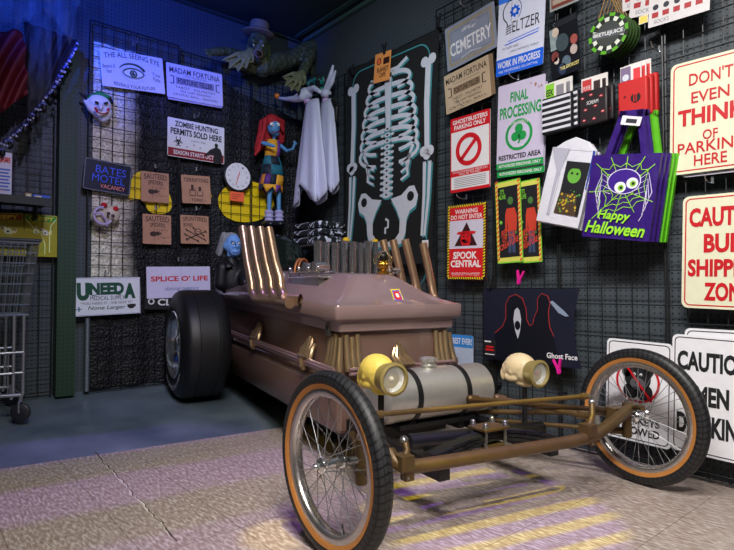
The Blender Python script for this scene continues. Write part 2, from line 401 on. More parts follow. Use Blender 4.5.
# long crack in the tiles: chipped edge with exposed white filler
mb = MB(); ck = [onZ(*p) for p in ((95, 452), (103, 463), (112, 471), (118, 478), (127, 487), (133, 496), (142, 503), (150, 514), (161, 523), (169, 534), (177, 544))]
for m_, ww, zz, sh in ((M('4A3D38', 0.9), 0.004, 0.0008, 0.003), (M('D8D0C4', 0.7), 0.0055, 0.0014, -0.002)):
    vs_ = []
    rg = random.Random(3); fine_ = [ck[i] + (ck[i + 1] - ck[i]) * (k / 5) + Vector((rg.uniform(-.004, .004), 0, 0)) for i in range(len(ck) - 1) for k in range(5)]
    for i, p in enumerate(fine_):
        q = ww * rg.uniform(0.1, 1.0) * (1 if zz < .001 else max(.05, math.sin(math.pi * i / len(fine_)))); vs_ += [(p.x - q + sh, p.y, zz), (p.x + q + sh, p.y, zz)]
    mb.add(vs_, [(2 * i, 2 * i + 1, 2 * i + 3, 2 * i + 2) for i in range(len(fine_) - 1)], m_)
mb.build('crack', parent=floor, smooth=0)

WALLL = MB(); WALLL.box((-2.6, 0.05, CEIL / 2), (5.4, 0.1, CEIL + 0.1), PEG); tag(WALLL.build('wall_left', smooth=0), kind='structure')
mb = MB(); mb.box((0.05, -3.1, CEIL / 2), (0.1, 6.3, CEIL + 0.1), PEG); tag(mb.build('wall_right', smooth=0), kind='structure')
mb = MB(); mb.box((-2.6, -3.05, CEIL + 0.05), (5.4, 6.4, 0.1), M('1E2E2C', 0.8)); tag(mb.build('ceiling', smooth=0), kind='structure')
TR = M('46605C', 0.6)
mb = MB(); mb.box((-0.02, -3.1, CEIL - 0.02), (0.03, 6.1, 0.03), TR); tag(mb.build('trim_1', smooth=0), kind='structure')
mb = MB(); mb.box((-2.6, -0.02, CEIL - 0.02), (5.1, 0.02, 0.02), M('22302E', .7)); tag(mb.build('trim_2', smooth=0), kind='structure')
mb = MB(); mb.box((-0.1, -3.1, CEIL - 0.006), (0.035, 6.1, 0.012), M('34504C', 0.6)); tag(mb.build('trim_3', smooth=0), kind='structure')
# slotted green column between the two bays
GREEN = mat_peg('22422E', '1C3828', '080E0A')
pa = onL(57, 300, 0.1); pb = onL(76, 300, 0.1); ZC = (onL(66, 42, 0.1)).z
mb = MB(); mb.box(((pa.x + pb.x) / 2, -0.05, (ZC + RISE) / 2), (pb.x - pa.x, 0.1, ZC - RISE), GREEN); tag(mb.build('trim_4', smooth=0), kind='structure')

# ------------------------------------------------------------------ wire grid panels
WIRE = M('1E2022', 0.45, 0.4); CELL = 0.0762
def grid_panel(name, wall, a0, a1, z0, z1, off, label, group, mat=WIRE):
    """a0..a1 along the wall from the corner (metres, positive)"""
    def P(a, z, o):
        return Vector((-a, -o, z)) if wall == 'L' else Vector((-o, -a, z))
    mb = MB(); r = 0.0028
    n = max(1, round((a1 - a0) / CELL)); step = (a1 - a0) / n
    for i in range(n + 1):
        a = a0 + i * step; rr_ = 0.0045 if i in (0, n) else r
        mb.tube([P(a, z0, off), P(a, z1, off)], rr_, mat, n=5)
    k = int((z1 - z0) / CELL)
    for j in range(k + 1):
        z = z1 - j * CELL
        mb.tube([P(a0, z, off + 0.005), P(a1, z, off + 0.005)], 0.0045 if j == 0 else r, mat, n=5)
    mb.tube([P(a0, z0, off + 0.005), P(a1, z0, off + 0.005)], 0.0045, mat, n=5)
    for a in ((a0, a1) if wall == 'R' or a0 > 2.3 else ()):
        for z in (z0 + 0.25, z1 - 0.1):
            mb.box(P(a, z, off / 2 + 0.003), (0.012, off - 0.008, 0.02) if wall == 'L' else (off - 0.008, 0.012, 0.02), mat)
    o = mb.build(name, smooth=60); tag(o, label, 'grid panel', group); return o
GOFF = 0.055
aL = lambda px: -onL(px, 250, GOFF).x
aR = lambda px: -onR(px, 250, GOFF).y
zl1 = onL(130, 32, GOFF).z; zl2 = onL(254, 72, GOFF).z
grid_panel('wire_grid_panel', 'L', aL(177), aL(87), RISE + 0.004, zl1, GOFF, 'black wire grid panel behind the pale eye sign, left end of the sign display', None)
grid_panel('wire_grid_panel', 'L', aL(250), aL(178.5), RISE + 0.004, zl2, GOFF, 'black wire grid panel behind the round clock', None)
grid_panel('wire_grid_panel', 'L', 0.09, aL(251.5), RISE + 0.004, zl2, GOFF, 'black wire grid panel behind the red-haired rag doll by the corner', None)
grid_panel('wire_grid_panel', 'L', aL(53), aL(-30), RISE + 0.01, onL(40, 108, GOFF).z, GOFF, 'dark wire grid panel behind the shelf, left of the green column', None)
zr = onR(340, 77, GOFF).z
seams = [0.09, aR(345), aR(437), aR(495), aR(560), aR(668), aR(668) + 0.61]
labs = ['black wire grid panel at the corner behind the white ghost dogs', 'black wire grid panel behind the skeleton banner', 'black wire grid panel behind the grey cemetery sign',
        'black wire grid panel behind the light bulb sign and shamrock sign', 'black wire grid panel behind the purple tote bags', 'black wire grid panel behind the red and white caution sign at the right edge']
for i in range(6):
    grid_panel('wire_grid_panel', 'R', seams[i], seams[i + 1] - 0.012, 0.01 if seams[i] > 1.3 else floor_z(-0.06, -seams[i]) + 0.012, zr + (0.35 if i >= 3 else 0.12 if i == 2 else 0), GOFF, labs[i], None)

# ------------------------------------------------------------------ backdrop behind the left grid: crinkled metallic cloth with printed shapes
def mat_backdrop():
    m, nt, b = new_mat('crinkled_backdrop'); L = nt.links.new; tc = nt.nodes.new('ShaderNodeTexCoord')
    geo = nt.nodes.new('ShaderNodeNewGeometry'); sep = nt.nodes.new('ShaderNodeSeparateXYZ'); L(geo.outputs['Position'], sep.inputs[0])
    v = nt.nodes.new('ShaderNodeTexVoronoi'); v.inputs['Scale'].default_value = 60; L(geo.outputs['Position'], v.inputs['Vector'])
    n = nt.nodes.new('ShaderNodeTexNoise'); n.inputs['Scale'].default_value = 2.2; n.inputs['Detail'].default_value = 3; L(geo.outputs['Position'], n.inputs[0])
    mr = nt.nodes.new('ShaderNodeMapRange'); mr.inputs['From Min'].default_value = -1.33; mr.inputs['From Max'].default_value = -1.22; mr.inputs['To Min'].default_value = 1; mr.inputs['To Max'].default_value = 0
    ad = nt.nodes.new('ShaderNodeMath'); ad.operation = 'MULTIPLY_ADD'; ad.inputs[1].default_value = 0.3; L(n.outputs[0], ad.inputs[0]); L(sep.outputs[0], ad.inputs[2])
    L(ad.outputs[0], mr.inputs['Value'])
    zr_ = nt.nodes.new('ShaderNodeMapRange'); zr_.inputs['From Min'].default_value = 0.62; zr_.inputs['From Max'].default_value = 0.80; L(sep.outputs[2], zr_.inputs['Value'])
    zm = nt.nodes.new('ShaderNodeMath'); zm.operation = 'MULTIPLY'; L(mr.outputs[0], zm.inputs[0]); L(zr_.outputs[0], zm.inputs[1])
    mx = nt.nodes.new('ShaderNodeMix'); mx.data_type = 'RGBA'; L(zm.outputs[0], mx.inputs['Factor'])
    mx.inputs['A'].default_value = (*hx('14151A'), 1); mx.inputs['B'].default_value = (*hx('FFF8E4'), 1)
    m2 = nt.nodes.new('ShaderNodeMix'); m2.data_type = 'RGBA'; m2.blend_type = 'MULTIPLY'; m2.inputs['Factor'].default_value = 0.6
    L(mx.outputs['Result'], m2.inputs['A']); L(v.outputs['Distance'], m2.inputs['B']); L(m2.outputs['Result'], b.inputs['Base Color'])
    b.inputs['Roughness'].default_value = 0.6
    bp = nt.nodes.new('ShaderNodeBump'); bp.inputs['Strength'].default_value = 0.5; bp.inputs['Distance'].default_value = 0.02; L(v.outputs['Distance'], bp.inputs['Height']); L(bp.outputs[0], b.inputs['Normal'])
    return m
x0 = onL(92, 200, 0.03).x; x1 = -0.04; zt = onL(120, 48, 0.03).z; zb = RISE + 0.02
mb = MB(); mb.sheet(lambda u, v: (x0 + (x1 - x0) * u, -0.026 - 0.008 * math.sin(u * 46) - 0.004 * math.sin(u * 17 + v * 4), zb + (zt - 0.35 * max(0, u - 0.4) - zb) * v), 120, 8, mat_backdrop())
YEL = M('F0D000', 0.5, bump=0.4); BLK = M('0A0A0C', 0.55); 
for pts in (((134, 175), (150, 172), (166, 188), (172, 205), (165, 214), (150, 212), (142, 200), (128, 198)), ((218, 200), (226, 187), (247, 181), (268, 188), (274, 204), (262, 219), (240, 222), (224, 215)), ((200, 190), (206, 184), (212, 196), (206, 205))):
    q = [onL(a, b, 0.041) for a, b in pts]; n = len(q)
    cq = sum(q, Vector()) / n; fine = []
    for i in range(n):
        a, b, c, d = q[i - 1], q[i], q[(i + 1) % n], q[(i + 2) % n]
        for k in range(4):
            t = k / 4; fine.append(0.5 * ((2 * b) + (-a + c) * t + (2 * a - 5 * b + 4 * c - d) * t * t + (-a + 3 * b - 3 * c + d) * t ** 3))
    N = len(fine); mb.add([cq] + fine, [(0, 1 + (i + 1) % N, 1 + i) for i in range(N)], YEL)
o = mb.build('hanging_backdrop'); tag(o, 'crinkled dark foil cloth with yellow patches hung behind the left sign grid', 'backdrop')
# pale sheet of light-coloured board between the grid and the cloth edge, and the silver upright
mb = MB(); a = onL(87.5, 318, 0.075); b_ = onL(83, 386, 0.075)
mb.tube([(a.x, -0.075, a.z), (a.x, -0.075, RISE + 0.012)], 0.016, M('9AA6B0', 0.35, 0.8), n=10)
o = mb.build('support_pole'); tag(o, 'short silver pole on the floor below the green lettered medical supply sign', 'pole')

# ------------------------------------------------------------------ signs on the left wall
INK = M('15161A', 0.6); WHT = M('E9E8EA', 0.4); TAN = M('B88A6E', 0.6, var=0.18, scale=18); PALE = M('DDD8E4', 0.4, var=0.06, scale=12)
GREENINK = M('3C4A34', 0.6)
def d_eye(P):
    P.text('THE ALL SEEING EYE', .06, .12, .94, .26, GREENINK, bold=.01, bend=.10)
    P.text('Beware &\nFear', .03, .42, .22, .66, GREENINK, slope=.05); P.text('Your\nFate', .80, .42, .95, .66, GREENINK, slope=-.05)
    P.text('REVEALS YOUR FUTURE', .18, .84, .84, .93, GREENINK, bold=.01, bend=-.04)
    for i in range(36):
        a = i / 36 * math.tau; P.strip([(.5 + .15 * math.cos(a), .55 + .22 * math.sin(a)), (.5 + .20 * math.cos(a), .55 + .31 * math.sin(a))], .004, M('8A937E'))
    P.disc(.5, .56, .17, M('9AA28C'), 1, sy=.55)
    arc = lambda c, ru, rv, a0, a1: [(c[0] + ru * math.cos(R(a0 + (a1 - a0) * i / 16)), c[1] - rv * math.sin(R(a0 + (a1 - a0) * i / 16))) for i in range(17)]
    P.poly(arc((.5, .60), .16, .15, 10, 170) + arc((.5, .55), .16, .12, 190, 350), WHT, 2)
    P.disc(.5, .57, .062, GREENINK, 3); P.disc(.5, .57, .045, M('77836C'), 4); P.disc(.5, .57, .024, INK, 5); P.disc(.515, .55, .010, WHT, 6)
    P.strip(arc((.5, .60), .17, .17, 5, 175), .018, GREENINK, 6); P.strip(arc((.5, .55), .16, .12, 195, 345), .009, GREENINK, 6)
    P.strip(arc((.48, .55), .21, .24, 20, 160), .045, GREENINK, 6, .012)
sign('metal_sign', 'pale metal sign with a large green eye drawing, top left of the left wall', 'sign', 'L', [(101, 48), (164, 59), (163, 94), (100, 85)], PALE, d_eye)
def d_fortune(P, ink=M('2C2E50', 0.6)):
    P.text('MADAM FORTUNA', .05, .10, .95, .27, ink, bold=.01); P.text('THE TALENTED', .3, .29, .7, .34, ink)
    P.rect(.16, .37, .84, .58, M('8E88A8'), 1); P.text('FORTUNE TELLER', .19, .40, .81, .55, ink, bold=.02)
    P.strip([(.06, .37), (.12, .37), (.12, .58), (.06, .58)], .02, ink); P.strip([(.94, .37), (.88, .37), (.88, .58), (.94, .58)], .02, ink)
    P.text('TAROT - PALMISTRY', .14, .63, .86, .70, ink); P.text('TEA LEAF READING', .22, .74, .78, .80, ink); P.text('CRYSTAL BALL - SEANCES', .1, .85, .9, .91, ink)
sign('metal_sign', 'violet-lit fortune teller sign on the left wall, below the reaching green hand', 'sign', 'L', [(167, 62.5), (222.6, 74.5), (222, 107), (166, 96)], M('CFC9E8', 0.4), d_fortune, off=0.083)
sign('metal_sign', 'second fortune teller sign tucked behind the violet-lit one, only its lower edge showing', 'sign', 'L', [(167.5, 66), (222, 77), (221, 108.5), (166.5, 98.5)], M('B8B0D8', 0.4), None, off=0.073)
RED = M('D01820', 0.5); DRED = M('8C1420', 0.5)
def d_zombie(P):
    P.text('ZOMBIE HUNTING', .12, .06, .88, .21, INK, bold=.03); P.text('PERMITS SOLD HERE', .05, .25, .95, .42, INK, bold=.03)
    P.rect(0.01, .77, .99, .985, DRED, 1); P.text('SEASON STARTS OCT. 31', .1, .82, .9, .93, WHT, bold=.02); P.text('7 DAYS A WEEK', .4, .50, .66, .54, INK)
    for a in (90, 210, 330):
        P.ring(.18 + .035 * math.cos(R(a)), .60 - .085 * math.sin(R(a)), .030, .044, INK, 2, a0=a + 40, a1=a + 320)
    P.ring(.18, .60, .03, .04, INK, 2)
    P.poly([(.80, 1), (.81, .80), (.72, .80), (.66, .88), (.64, .84), (.74, .66), (.82, .60), (.83, .56), (.815, .52), (.84, .47), (.87, .48), (.885, .53), (.87, .58), (.93, .62), (.96, .75), (.95, 1)], INK, 3)
    for q in ((.45, .62), (.33, .70), (.56, .67)): P.disc(*q, .012, M('6A6468'), 1)
sign('metal_sign', 'white zombie hunting permits sign with a red bottom band on the left wall', 'sign', 'L', [(168.6, 116.5), (224, 128.5), (224, 164), (166, 155.6)], WHT, d_zombie)
BLUEINK = M('3A62FF', 0.4); PINKINK = M('FF9A90', 0.4)  # plain print colours for the motel lettering
def d_motel(P):
    P.frame(.004, .003, M('8890A0'), 1, .012)
    P.text('BATES', .24, .18, .88, .42, BLUEINK, bold=-.005); P.text('MOTEL', .18, .46, .86, .70, BLUEINK, bold=-.005)
    P.text('NO', .2, .76, .32, .86, M('20263C')); P.text('VACANCY', .36, .75, .88, .88, PINKINK)
sign('metal_sign', 'dark blue motel sign with bright blue letters and the word vacancy, left wall', 'sign', 'L', [(84.7, 156), (131.7, 167), (130, 196), (82, 189)], M('0C1230', 0.4), d_motel, rad=.02)
DK = M('3A2822', 0.6)
def d_spider(P):
    P.text('SAUTEED', .1, .08, .92, .26, DK, bold=.01, bend=.03); P.text('SPIDERS', .24, .30, .78, .44, DK, bold=.01, bend=.03)
    P.disc(.36, .66, .12, DK, 3, sy=.75); P.disc(.52, .64, .07, DK, 3); P.disc(.62, .63, .03, DK, 3)
    for i in range(4):
        x = .46 + .05 * i
        P.strip([(x, .64), (x - .06 + .05 * i, .52), (x - .08 + .12 * i, .46 + .02 * i)], .012, DK); P.strip([(x, .66), (x - .05 + .06 * i, .78), (x - .08 + .14 * i, .88 - .04 * i)], .012, DK)
def d_tonic(P):
    P.text('TERRIFYING', .07, .10, .93, .24, DK, bold=.01); P.text('- TONIC -', .22, .82, .80, .93, DK, bold=.01)
    for cx, top, hw in ((.36, .34, .11), (.62, .40, .11)):
        P.rect(cx - hw, top + .16, cx + hw, .74, M('6A4A3C'), 2, .002); P.rect(cx - .045, top, cx + .045, top + .17, DK, 2); P.rect(cx - .08, .56, cx + .08, .70, TAN, 3)
def d_bones(P):
    P.text('SPLINTERED', .08, .07, .93, .22, DK, bold=.01, bend=.03); P.text('BONES', .10, .28, .42, .40, DK, bold=.01)
    for a, b in (((.2, .52), (.85, .85)), ((.2, .85), (.88, .55)), ((.15, .68), (.6, .9)), ((.45, .45), (.8, .7))):
        P.strip([a, b], .035, DK, 3)
        for q in (a, b): P.disc(q[0] - .015, q[1] - .02, .028, DK, 3); P.disc(q[0] + .015, q[1] + .02, .028, DK, 3)
    P.disc(.6, .56, .13, DK, 4, sy=.8); P.disc(.6, .56, .10, TAN, 5, sy=.75); P.disc(.56, .57, .022, DK, 6); P.disc(.65, .57, .022, DK, 6)
for cs, dr, lb in (([(140.6, 171), (169, 174), (168, 203.5), (141, 201)], d_spider, 'square tan sauteed spiders sign, the upper of the two alike'),
                   ([(181.4, 175), (210, 176.5), (210, 204.5), (181.4, 202.7)], d_tonic, 'square tan tonic sign with two bottles, left of the clock'),
                   ([(142.4, 214), (171, 215.4), (170.4, 245), (142.4, 243.4)], d_spider, 'square tan sauteed spiders sign, the lower of the two alike'),
                   ([(180.6, 215.4), (208.3, 216), (208.3, 244.7), (180, 243)], d_bones, 'square tan splintered bones sign with crossed bones')):
    sign('wall_plaque', lb, 'sign', 'L', cs, TAN, dr, t=.008, rad=.006, group='square tan plaques on the left wall')
GRN = M('0E4A38', 0.5)
def d_uneeda(P):
    P.frame(.004, .002, M('7A86B0'), 1, 0)
    # big letters on an arch: small in the middle
    P.text('U', .10, .13, .27, .60, GRN, bold=.07); P.text('NEED', .27, .14, .76, .46, GRN, bold=.06, swell=.0); P.text('A', .76, .16, .93, .58, GRN, bold=.07)
    P.strip([(.3, .48), (.4, .44), (.5, .425), (.62, .44), (.72, .48)], .012, GRN)
    P.text('MEDICAL SUPPLY', .28, .49, .77, .60, INK); P.text('"YOU NEED IT - WE GOT IT"', .15, .645, .88, .71, INK)
    P.text('None Larger', .24, .75, .76, .88, GRN, shear=.3, bold=.01)
    P.poly([(.80, .75), (.86, .73), (.93, .74), (.93, .79), (.89, .85), (.85, .86), (.81, .82)], INK, 2)
    P.rect(.085, .81, .165, .83, M('4A7A9A'), 2); P.rect(.115, .76, .135, .88, M('4A7A9A'), 2)
sign('metal_sign', 'white medical supply sign with big dark green lettering, low on the left wall', 'sign', 'L', [(69, 278), (140, 277), (140, 313), (69, 317)], M('E2E4F0', 0.35), d_uneeda, off=0.095, rad=.003)
def d_splice(P):
    P.text("SPLICE O' LIFE", .06, .30, .96, .47, RED, bold=.03); P.text('dating agency', .26, .64, .80, .80, M('6A7AB0'), shear=.3)
    P.strip([(.52, .0), (.535, 1.0)], .006, M('B8B4D8'))
sign('metal_sign', "pale violet sign lettered in red, low on the left wall beside the big tyre", 'sign', 'L', [(147, 265.6), (210, 267.6), (210, 295), (146, 300)], M('D8D4F2', 0.4), d_splice, off=0.088, rad=.003)
def d_clamp(P):
    P.disc(.10, .72, .05, WHT, 2); P.disc(.10, .72, .03, INK, 3); P.text('CLAMPS', .2, .62, .85, .86, WHT, bold=.03)
sign('metal_sign', 'black sign mostly hidden under the pale violet red-lettered sign', 'sign', 'L', [(145, 281), (206, 283), (206, 310), (144.5, 309)], INK, d_clamp, off=0.078, rad=.003)

# clock with its orange price tag
c = onL(237.8, 176.5, 0.09); sc = mpp(c)
ck_ = empty('wall_clock', c, 'round white-faced clock with a thin black rim on the left wall', 'clock')
mb = MB(); mb.lathe([(.112, -.03), (.118, -.02), (.118, .006), (.110, .012), (.104, .006), (.104, -.01)], (0, 0, 0), (0, -1, 0), INK, 40); mb.build('clock_rim', ck_, origin=False)
P = Panel(); P.setup(.208, .208, .004, WHT, 0, [(0.5 + .5 * math.cos(i * math.tau / 40), .5 + .5 * math.sin(i * math.tau / 40)) for i in range(40)])
for i in range(12):
    a = i * math.tau / 12; P.text(str(i or 12), .5 + .38 * math.sin(a) - .04, .5 - .38 * math.cos(a) - .035, .5 + .38 * math.sin(a) + .04, .5 - .38 * math.cos(a) + .035, M('8A90A0'), 1)
P.build('clock_face', ck_, mw=Matrix.Translation(c) @ MW['L'], smooth=0)
P = Panel(); P.w = P.h = .2; P.t = .006
P.strip([(.46, .62), (.58, .28)], .02, RED, 1); P.build('hour_hand', ck_, mw=Matrix.Translation(c) @ MW['L'], smooth=0)
P = Panel(); P.w = P.h = .2; P.t = .0075
P.strip([(.55, .38), (.40, .86)], .02, RED, 1); P.build('minute_hand', ck_, mw=Matrix.Translation(c) @ MW['L'], smooth=0)
ORG = M('FF6A3C', 0.6)
def d_tag(P):
    for i in range(3): P.rect(.15, .25 + .22 * i, .8 - .15 * i, .31 + .22 * i, M('A03818'), 1)
sign('price_tag', 'small orange price tag stuck under the round clock', 'tag', 'L', [(230, 191), (244, 193), (244, 202), (230, 200.5)], ORG, d_tag, off=0.1, t=.001, rad=0)

# ------------------------------------------------------------------ signs on the right wall
GREY = M('8C93A6', 0.4, var=0.1, scale=10); BEI = M('A89A86', 0.5, var=0.2, scale=14)
def d_cem(P):
    P.frame(.018, .016, M('9A8E78', var=.3), 1, 0); P.frame(.045, .003, M('6A6A74'), 1, 0)
    P.text('CEMETERY', .09, .42, .92, .72, M('E6E4EA', var=.2), bold=.015); P.strip([(.3, .84), (.5, .80), (.7, .84)], .01, WHT)
    for q in range(7): P.disc(.38 + .04 * q, .26 - .02 * math.sin(q), .014 + .01 * (q % 2), M('C8C8D0'), 2)
    P.strip([(.34, .26), (.42, .18), (.5, .22), (.58, .15), (.66, .2)], .012, M('C8C8D0'))
sign('metal_sign', 'grey cemetery sign with worn brown edges beside the skeleton banner', 'sign', 'R', [(446, 30), (496, -1), (496, 48), (447, 72)], GREY, d_cem)
def d_fort2(P): d_fortune(P, M('4A3A30', 0.6))
MF2 = M('C2AC90', 0.5, var=.12, scale=9)
def d_fortb(P):
    ink = M('3E3028', 0.6)
    P.text('MADAM FORTUNA', .04, .10, .96, .26, ink, bold=.01); P.strip([(.2, .32), (.8, .32)], .006, ink)
    P.frame(.012, .001, M('9A8468'), 1, 0)
    P.rect(.20, .40, .80, .58, M('8E765C'), 1); P.text('FORTUNE TELLER', .22, .42, .78, .56, ink, bold=.02)
    P.strip([(.08, .38), (.15, .38), (.15, .60), (.08, .60)], .025, ink); P.strip([(.92, .38), (.85, .38), (.85, .60), (.92, .60)], .025, ink)
    P.text('TAROT - PALMISTRY', .16, .65, .84, .72, ink); P.text('TEA LEAF READING', .2, .76, .8, .82, ink); P.text('CRYSTAL BALL', .08, .87, .92, .92, ink)
for k, (dx, dy) in enumerate(((0, 0), (2.2, -1), (4.2, -2))):
    sign('metal_sign', ('beige fortune teller sign on the right wall under the cemetery sign', 'second beige fortune teller sign in the stack, just behind the front one', 'rearmost beige fortune teller sign, only its right edge showing')[k],
         'sign', 'R', [(445 + dx, 77 + dy), (491 + dx, 53 + dy), (489 + dx, 97 + dy), (446 + dx, 115 + dy)], MF2 if k == 0 else M('8A7258', 0.6), d_fortb if k == 0 else None, off=0.085 - .007 * k)
BLU = M('1E66E8', 0.4)
def d_pelt(P):
    P.rect(0, 0, 1, .12, M('3A80F0'), 1, .006); P.rect(0, .80, 1, 1, BLU, 1, .006)
    P.text('WORK IN PROGRESS', .03, .83, .94, .915, WHT, bold=.02); P.text("HIRE THE IMPOSSIBLE, WE CAN'T FAIL", .06, .94, .90, .975, WHT)
    th = [R(-35 + i * 250 / 24) for i in range(25)]
    P.strip([(.31 - .20 * math.cos(a), .25 - .14 * math.sin(a)) for a in [R(x) for x in range(90, -60, -8)]] + [(.23, .43)], .02, INK, 2)
    P.strip([(.31 + .20 * math.cos(a), .25 - .14 * math.sin(a)) for a in [R(x) for x in range(90, -50, -8)]], .014, M('5A6A90'), 2)
    P.disc(.37, .26, .085, BLU, 2); P.disc(.37, .26, .04, PALE, 3)
    for i in range(8):
        a = i * math.tau / 8; P.disc(.37 + .09 * math.cos(a), .26 - .062 * math.sin(a), .022, BLU, 2)
    P.rect(.295, .15, .30, .40, INK, 3)
    for k in range(4): P.strip([(.19, .43 + .028 * k), (.31, .415 + .028 * k)], .016, INK, 3)
    P.text('ELTZER', .33, .38, .90, .51, INK, bold=-.002); P.strip([(.24, .605), (.90, .565)], .014, BLU); P.strip([(.17, .64), (.88, .60)], .02, BLU)
    P.text('FANTASTIC IDEAS...', .12, .67, .5, .695, M('4A5070')); P.text('...FOR A FANTASTIC WORLD', .28, .725, .9, .75, M('4A5070'))
sign('metal_sign', 'white and blue sign with a light bulb outline, top of the right wall', 'sign', 'R', [(498, -4), (545, -22), (545, 62.5), (498, 78)], M('DCE0F4', 0.35), d_pelt, off=.085)
EM = M('1E9A4A', 0.5)
def d_final(P):
    P.text('FINAL', .28, .11, .66, .23, EM, bold=.03); P.text('PROCESSING', .05, .27, .93, .41, EM, bold=.03)
    P.ring(.48, .62, .235, .29, EM, 2, sy=1.0); P.text('SILVER SHAMROCK', .28, .47, .68, .50, WHT, k=3, bend=.015); P.text('NOVELTIES', .36, .735, .6, .76, WHT, k=3)
    for a in (90, 205, 335): P.disc(.48 + .085 * math.cos(R(a)), .61 - .062 * math.sin(R(a)), .085, EM, 2)
    P.strip([(.48, .62), (.50, .70), (.47, .72)], .04, EM, 2)
    P.text('RESTRICTED AREA', .05, .835, .95, .895, INK, bold=.03); P.rect(.0, .925, 1, 1, EM, 1, .004); P.text('AUTHORIZED PERSONNEL ONLY', .05, .945, .95, .98, WHT, bold=.02)
    P.blobs(6, M('A87858', var=.3), .01, .035, 1, (.6, .02, .98, .2), 4)
sign('metal_sign', 'white sign with a green clover in a ring, front of its stack', 'sign', 'R', [(498, 88), (545, 73), (544.5, 164), (497.5, 170)], M('CFC6E0', 0.4, var=.06), d_final, off=.09)
def d_final2(P):
    P.text('RESTRICTED AREA', .05, .86, .95, .905, INK, bold=.03); P.rect(.0, .925, 1, 1, EM, 1, .004); P.text('AUTHORIZED PERSONNEL ONLY', .05, .945, .95, .98, WHT, bold=.02)
sign('metal_sign', 'white and green sign hanging behind the clover sign, its lower edge showing', 'sign', 'R', [(499, 95), (546.5, 80), (546, 173), (498.5, 177)], M('BDB6CC', 0.4), d_final2, off=.078)
def d_gb(P):
    P.rect(.0, .0, 1, .19, RED, 1, .008); P.text('GHOSTBUSTERS', .06, .03, .94, .09, WHT, bold=.025); P.text('PARKING ONLY', .10, .105, .90, .165, WHT, bold=.025)
    P.frame(.0, .006, RED, 2, .008)
    P.ring(.47, .455, .235, .33, RED, 2); P.strip([(.67, .33), (.27, .58)], .085, RED, 2)
    P.rect(.0, .71, 1, .79, RED, 1); P.text('UNAUTHORIZED VEHICLES\nWILL BE TOWED', .06, .72, .94, .78, WHT); P.rect(.0, .96, 1, 1, RED, 1, .006)
    for i in range(6): P.rect(.1, .815 + .023 * i, .9, .823 + .023 * i, M('8A8A90'), 1)
sign('metal_sign', 'red and white parking sign with a barred red circle on the right wall', 'sign', 'R', [(451, 120), (491, 108), (490, 187), (451, 193.5)], WHT, d_gb, off=.085)
def d_spook(P):
    Y = M('F2D21C'); n = 34
    def hz(x0, y0, x1, y1, nn, vert):
        for i in range(nn):
            a = i / nn; b = (i + .5) / nn
            if vert: P.poly([(x0, y0 + (y1 - y0) * a), (x1, y0 + (y1 - y0) * (a - .4 / nn)), (x1, y0 + (y1 - y0) * (b - .4 / nn)), (x0, y0 + (y1 - y0) * b)], Y, 1)
            else: P.poly([(x0 + (x1 - x0) * a, y0), (x0 + (x1 - x0) * b, y0), (x0 + (x1 - x0) * (b + .4 / nn), y1), (x0 + (x1 - x0) * (a + .4 / nn), y1)], Y, 1)
    hz(.0, .01, .055, .99, 26, True); hz(.945, .01, 1, .99, 26, True); hz(.02, .0, .96, .03, 16, False); hz(.02, .97, .96, 1, 16, False)
    P.rect(.055, .03, .945, .97, RED, 2); P.text('WARNING', .20, .06, .80, .12, WHT, 3, bold=.02); P.text('DO NOT ENTER', .09, .135, .92, .195, WHT, 3, bold=.02)
    P.rect(.055, .21, .945, .59, M('D0CCE0'), 3); P.poly([(.52, .24), (.80, .555), (.20, .555)], M('3A1214'), 4)
    P.disc(.5, .44, .13, RED, 5, sy=.95); P.poly([(.25, .385), (.32, .36), (.70, .36), (.78, .375), (.72, .40), (.30, .40)], RED, 5); P.poly([(.40, .55), (.60, .55), (.64, .47), (.36, .47)], RED, 5)
    for q in (.45, .56): P.disc(q, .43, .024, INK, 6, sy=.6)
    P.rect(.42, .50, .58, .512, INK, 6)
    P.text('SPOOK', .17, .63, .80, .73, WHT, 3, bold=.035); P.text('CENTRAL', .10, .745, .90, .84, WHT, 3, bold=.035); P.text('DANGER OF ETERNAL HAUNTING\nSURFACES HOT TO THE TOUCH', .12, .91, .88, .95, WHT, 3)
sign('metal_sign', 'red warning sign with yellow hazard border and black triangle on the right wall', 'sign', 'R', [(449, 207), (486, 201.5), (485.5, 280), (447, 278.5)], INK, d_spook, off=.09)
sign('metal_sign', 'dark rear copy of the hazard-bordered warning sign, showing only at its right edge', 'sign', 'R', [(450.5, 208), (487.8, 202.5), (487.3, 281.5), (448.5, 280)], M('3A1A1C'), None, off=.08)
LIME = M('7ACB3A', 0.5)
def d_creep(P):
    for i in range(18):
        a = i / 18; P.poly([(.02, a), (.11, a - .025), (.11, a + .005), (.02, a + .03)], M('E05A30'), 2); P.poly([(.89, a + .02), (.98, a - .005), (.98, a + .025), (.89, a + .05)], M('E05A30'), 2)
    P.rect(.02, .015, .98, .985, M('D8D860'), 1, .004); P.rect(.11, .07, .89, .93, INK, 2)
    P.text("IT'S\nALIVE", .14, .10, .42, .22, LIME, 3, bold=.02)
    G = M('4A7A3A'); RS = M('C8402C')
    P.disc(.60, .25, .11, G, 3, sy=1.2); P.poly([(.44, .34), (.76, .34), (.84, .44), (.80, .62), (.74, .62), (.74, .5), (.70, .62), (.48, .62), (.46, .5), (.42, .64), (.36, .62), (.38, .42)], RS, 3)
    P.poly([(.48, .62), (.72, .62), (.74, .88), (.62, .88), (.6, .7), (.57, .88), (.46, .88)], M('3A4A6A'), 3); P.disc(.39, .66, .05, G, 3); P.disc(.78, .64, .05, G, 3)
    P.text('BEWARE\nOF THE\nCREATURE', .13, .62, .86, .85, RS, 4, bold=.03, slope=.10); P.disc(.2, .5, .06, LIME, 3)
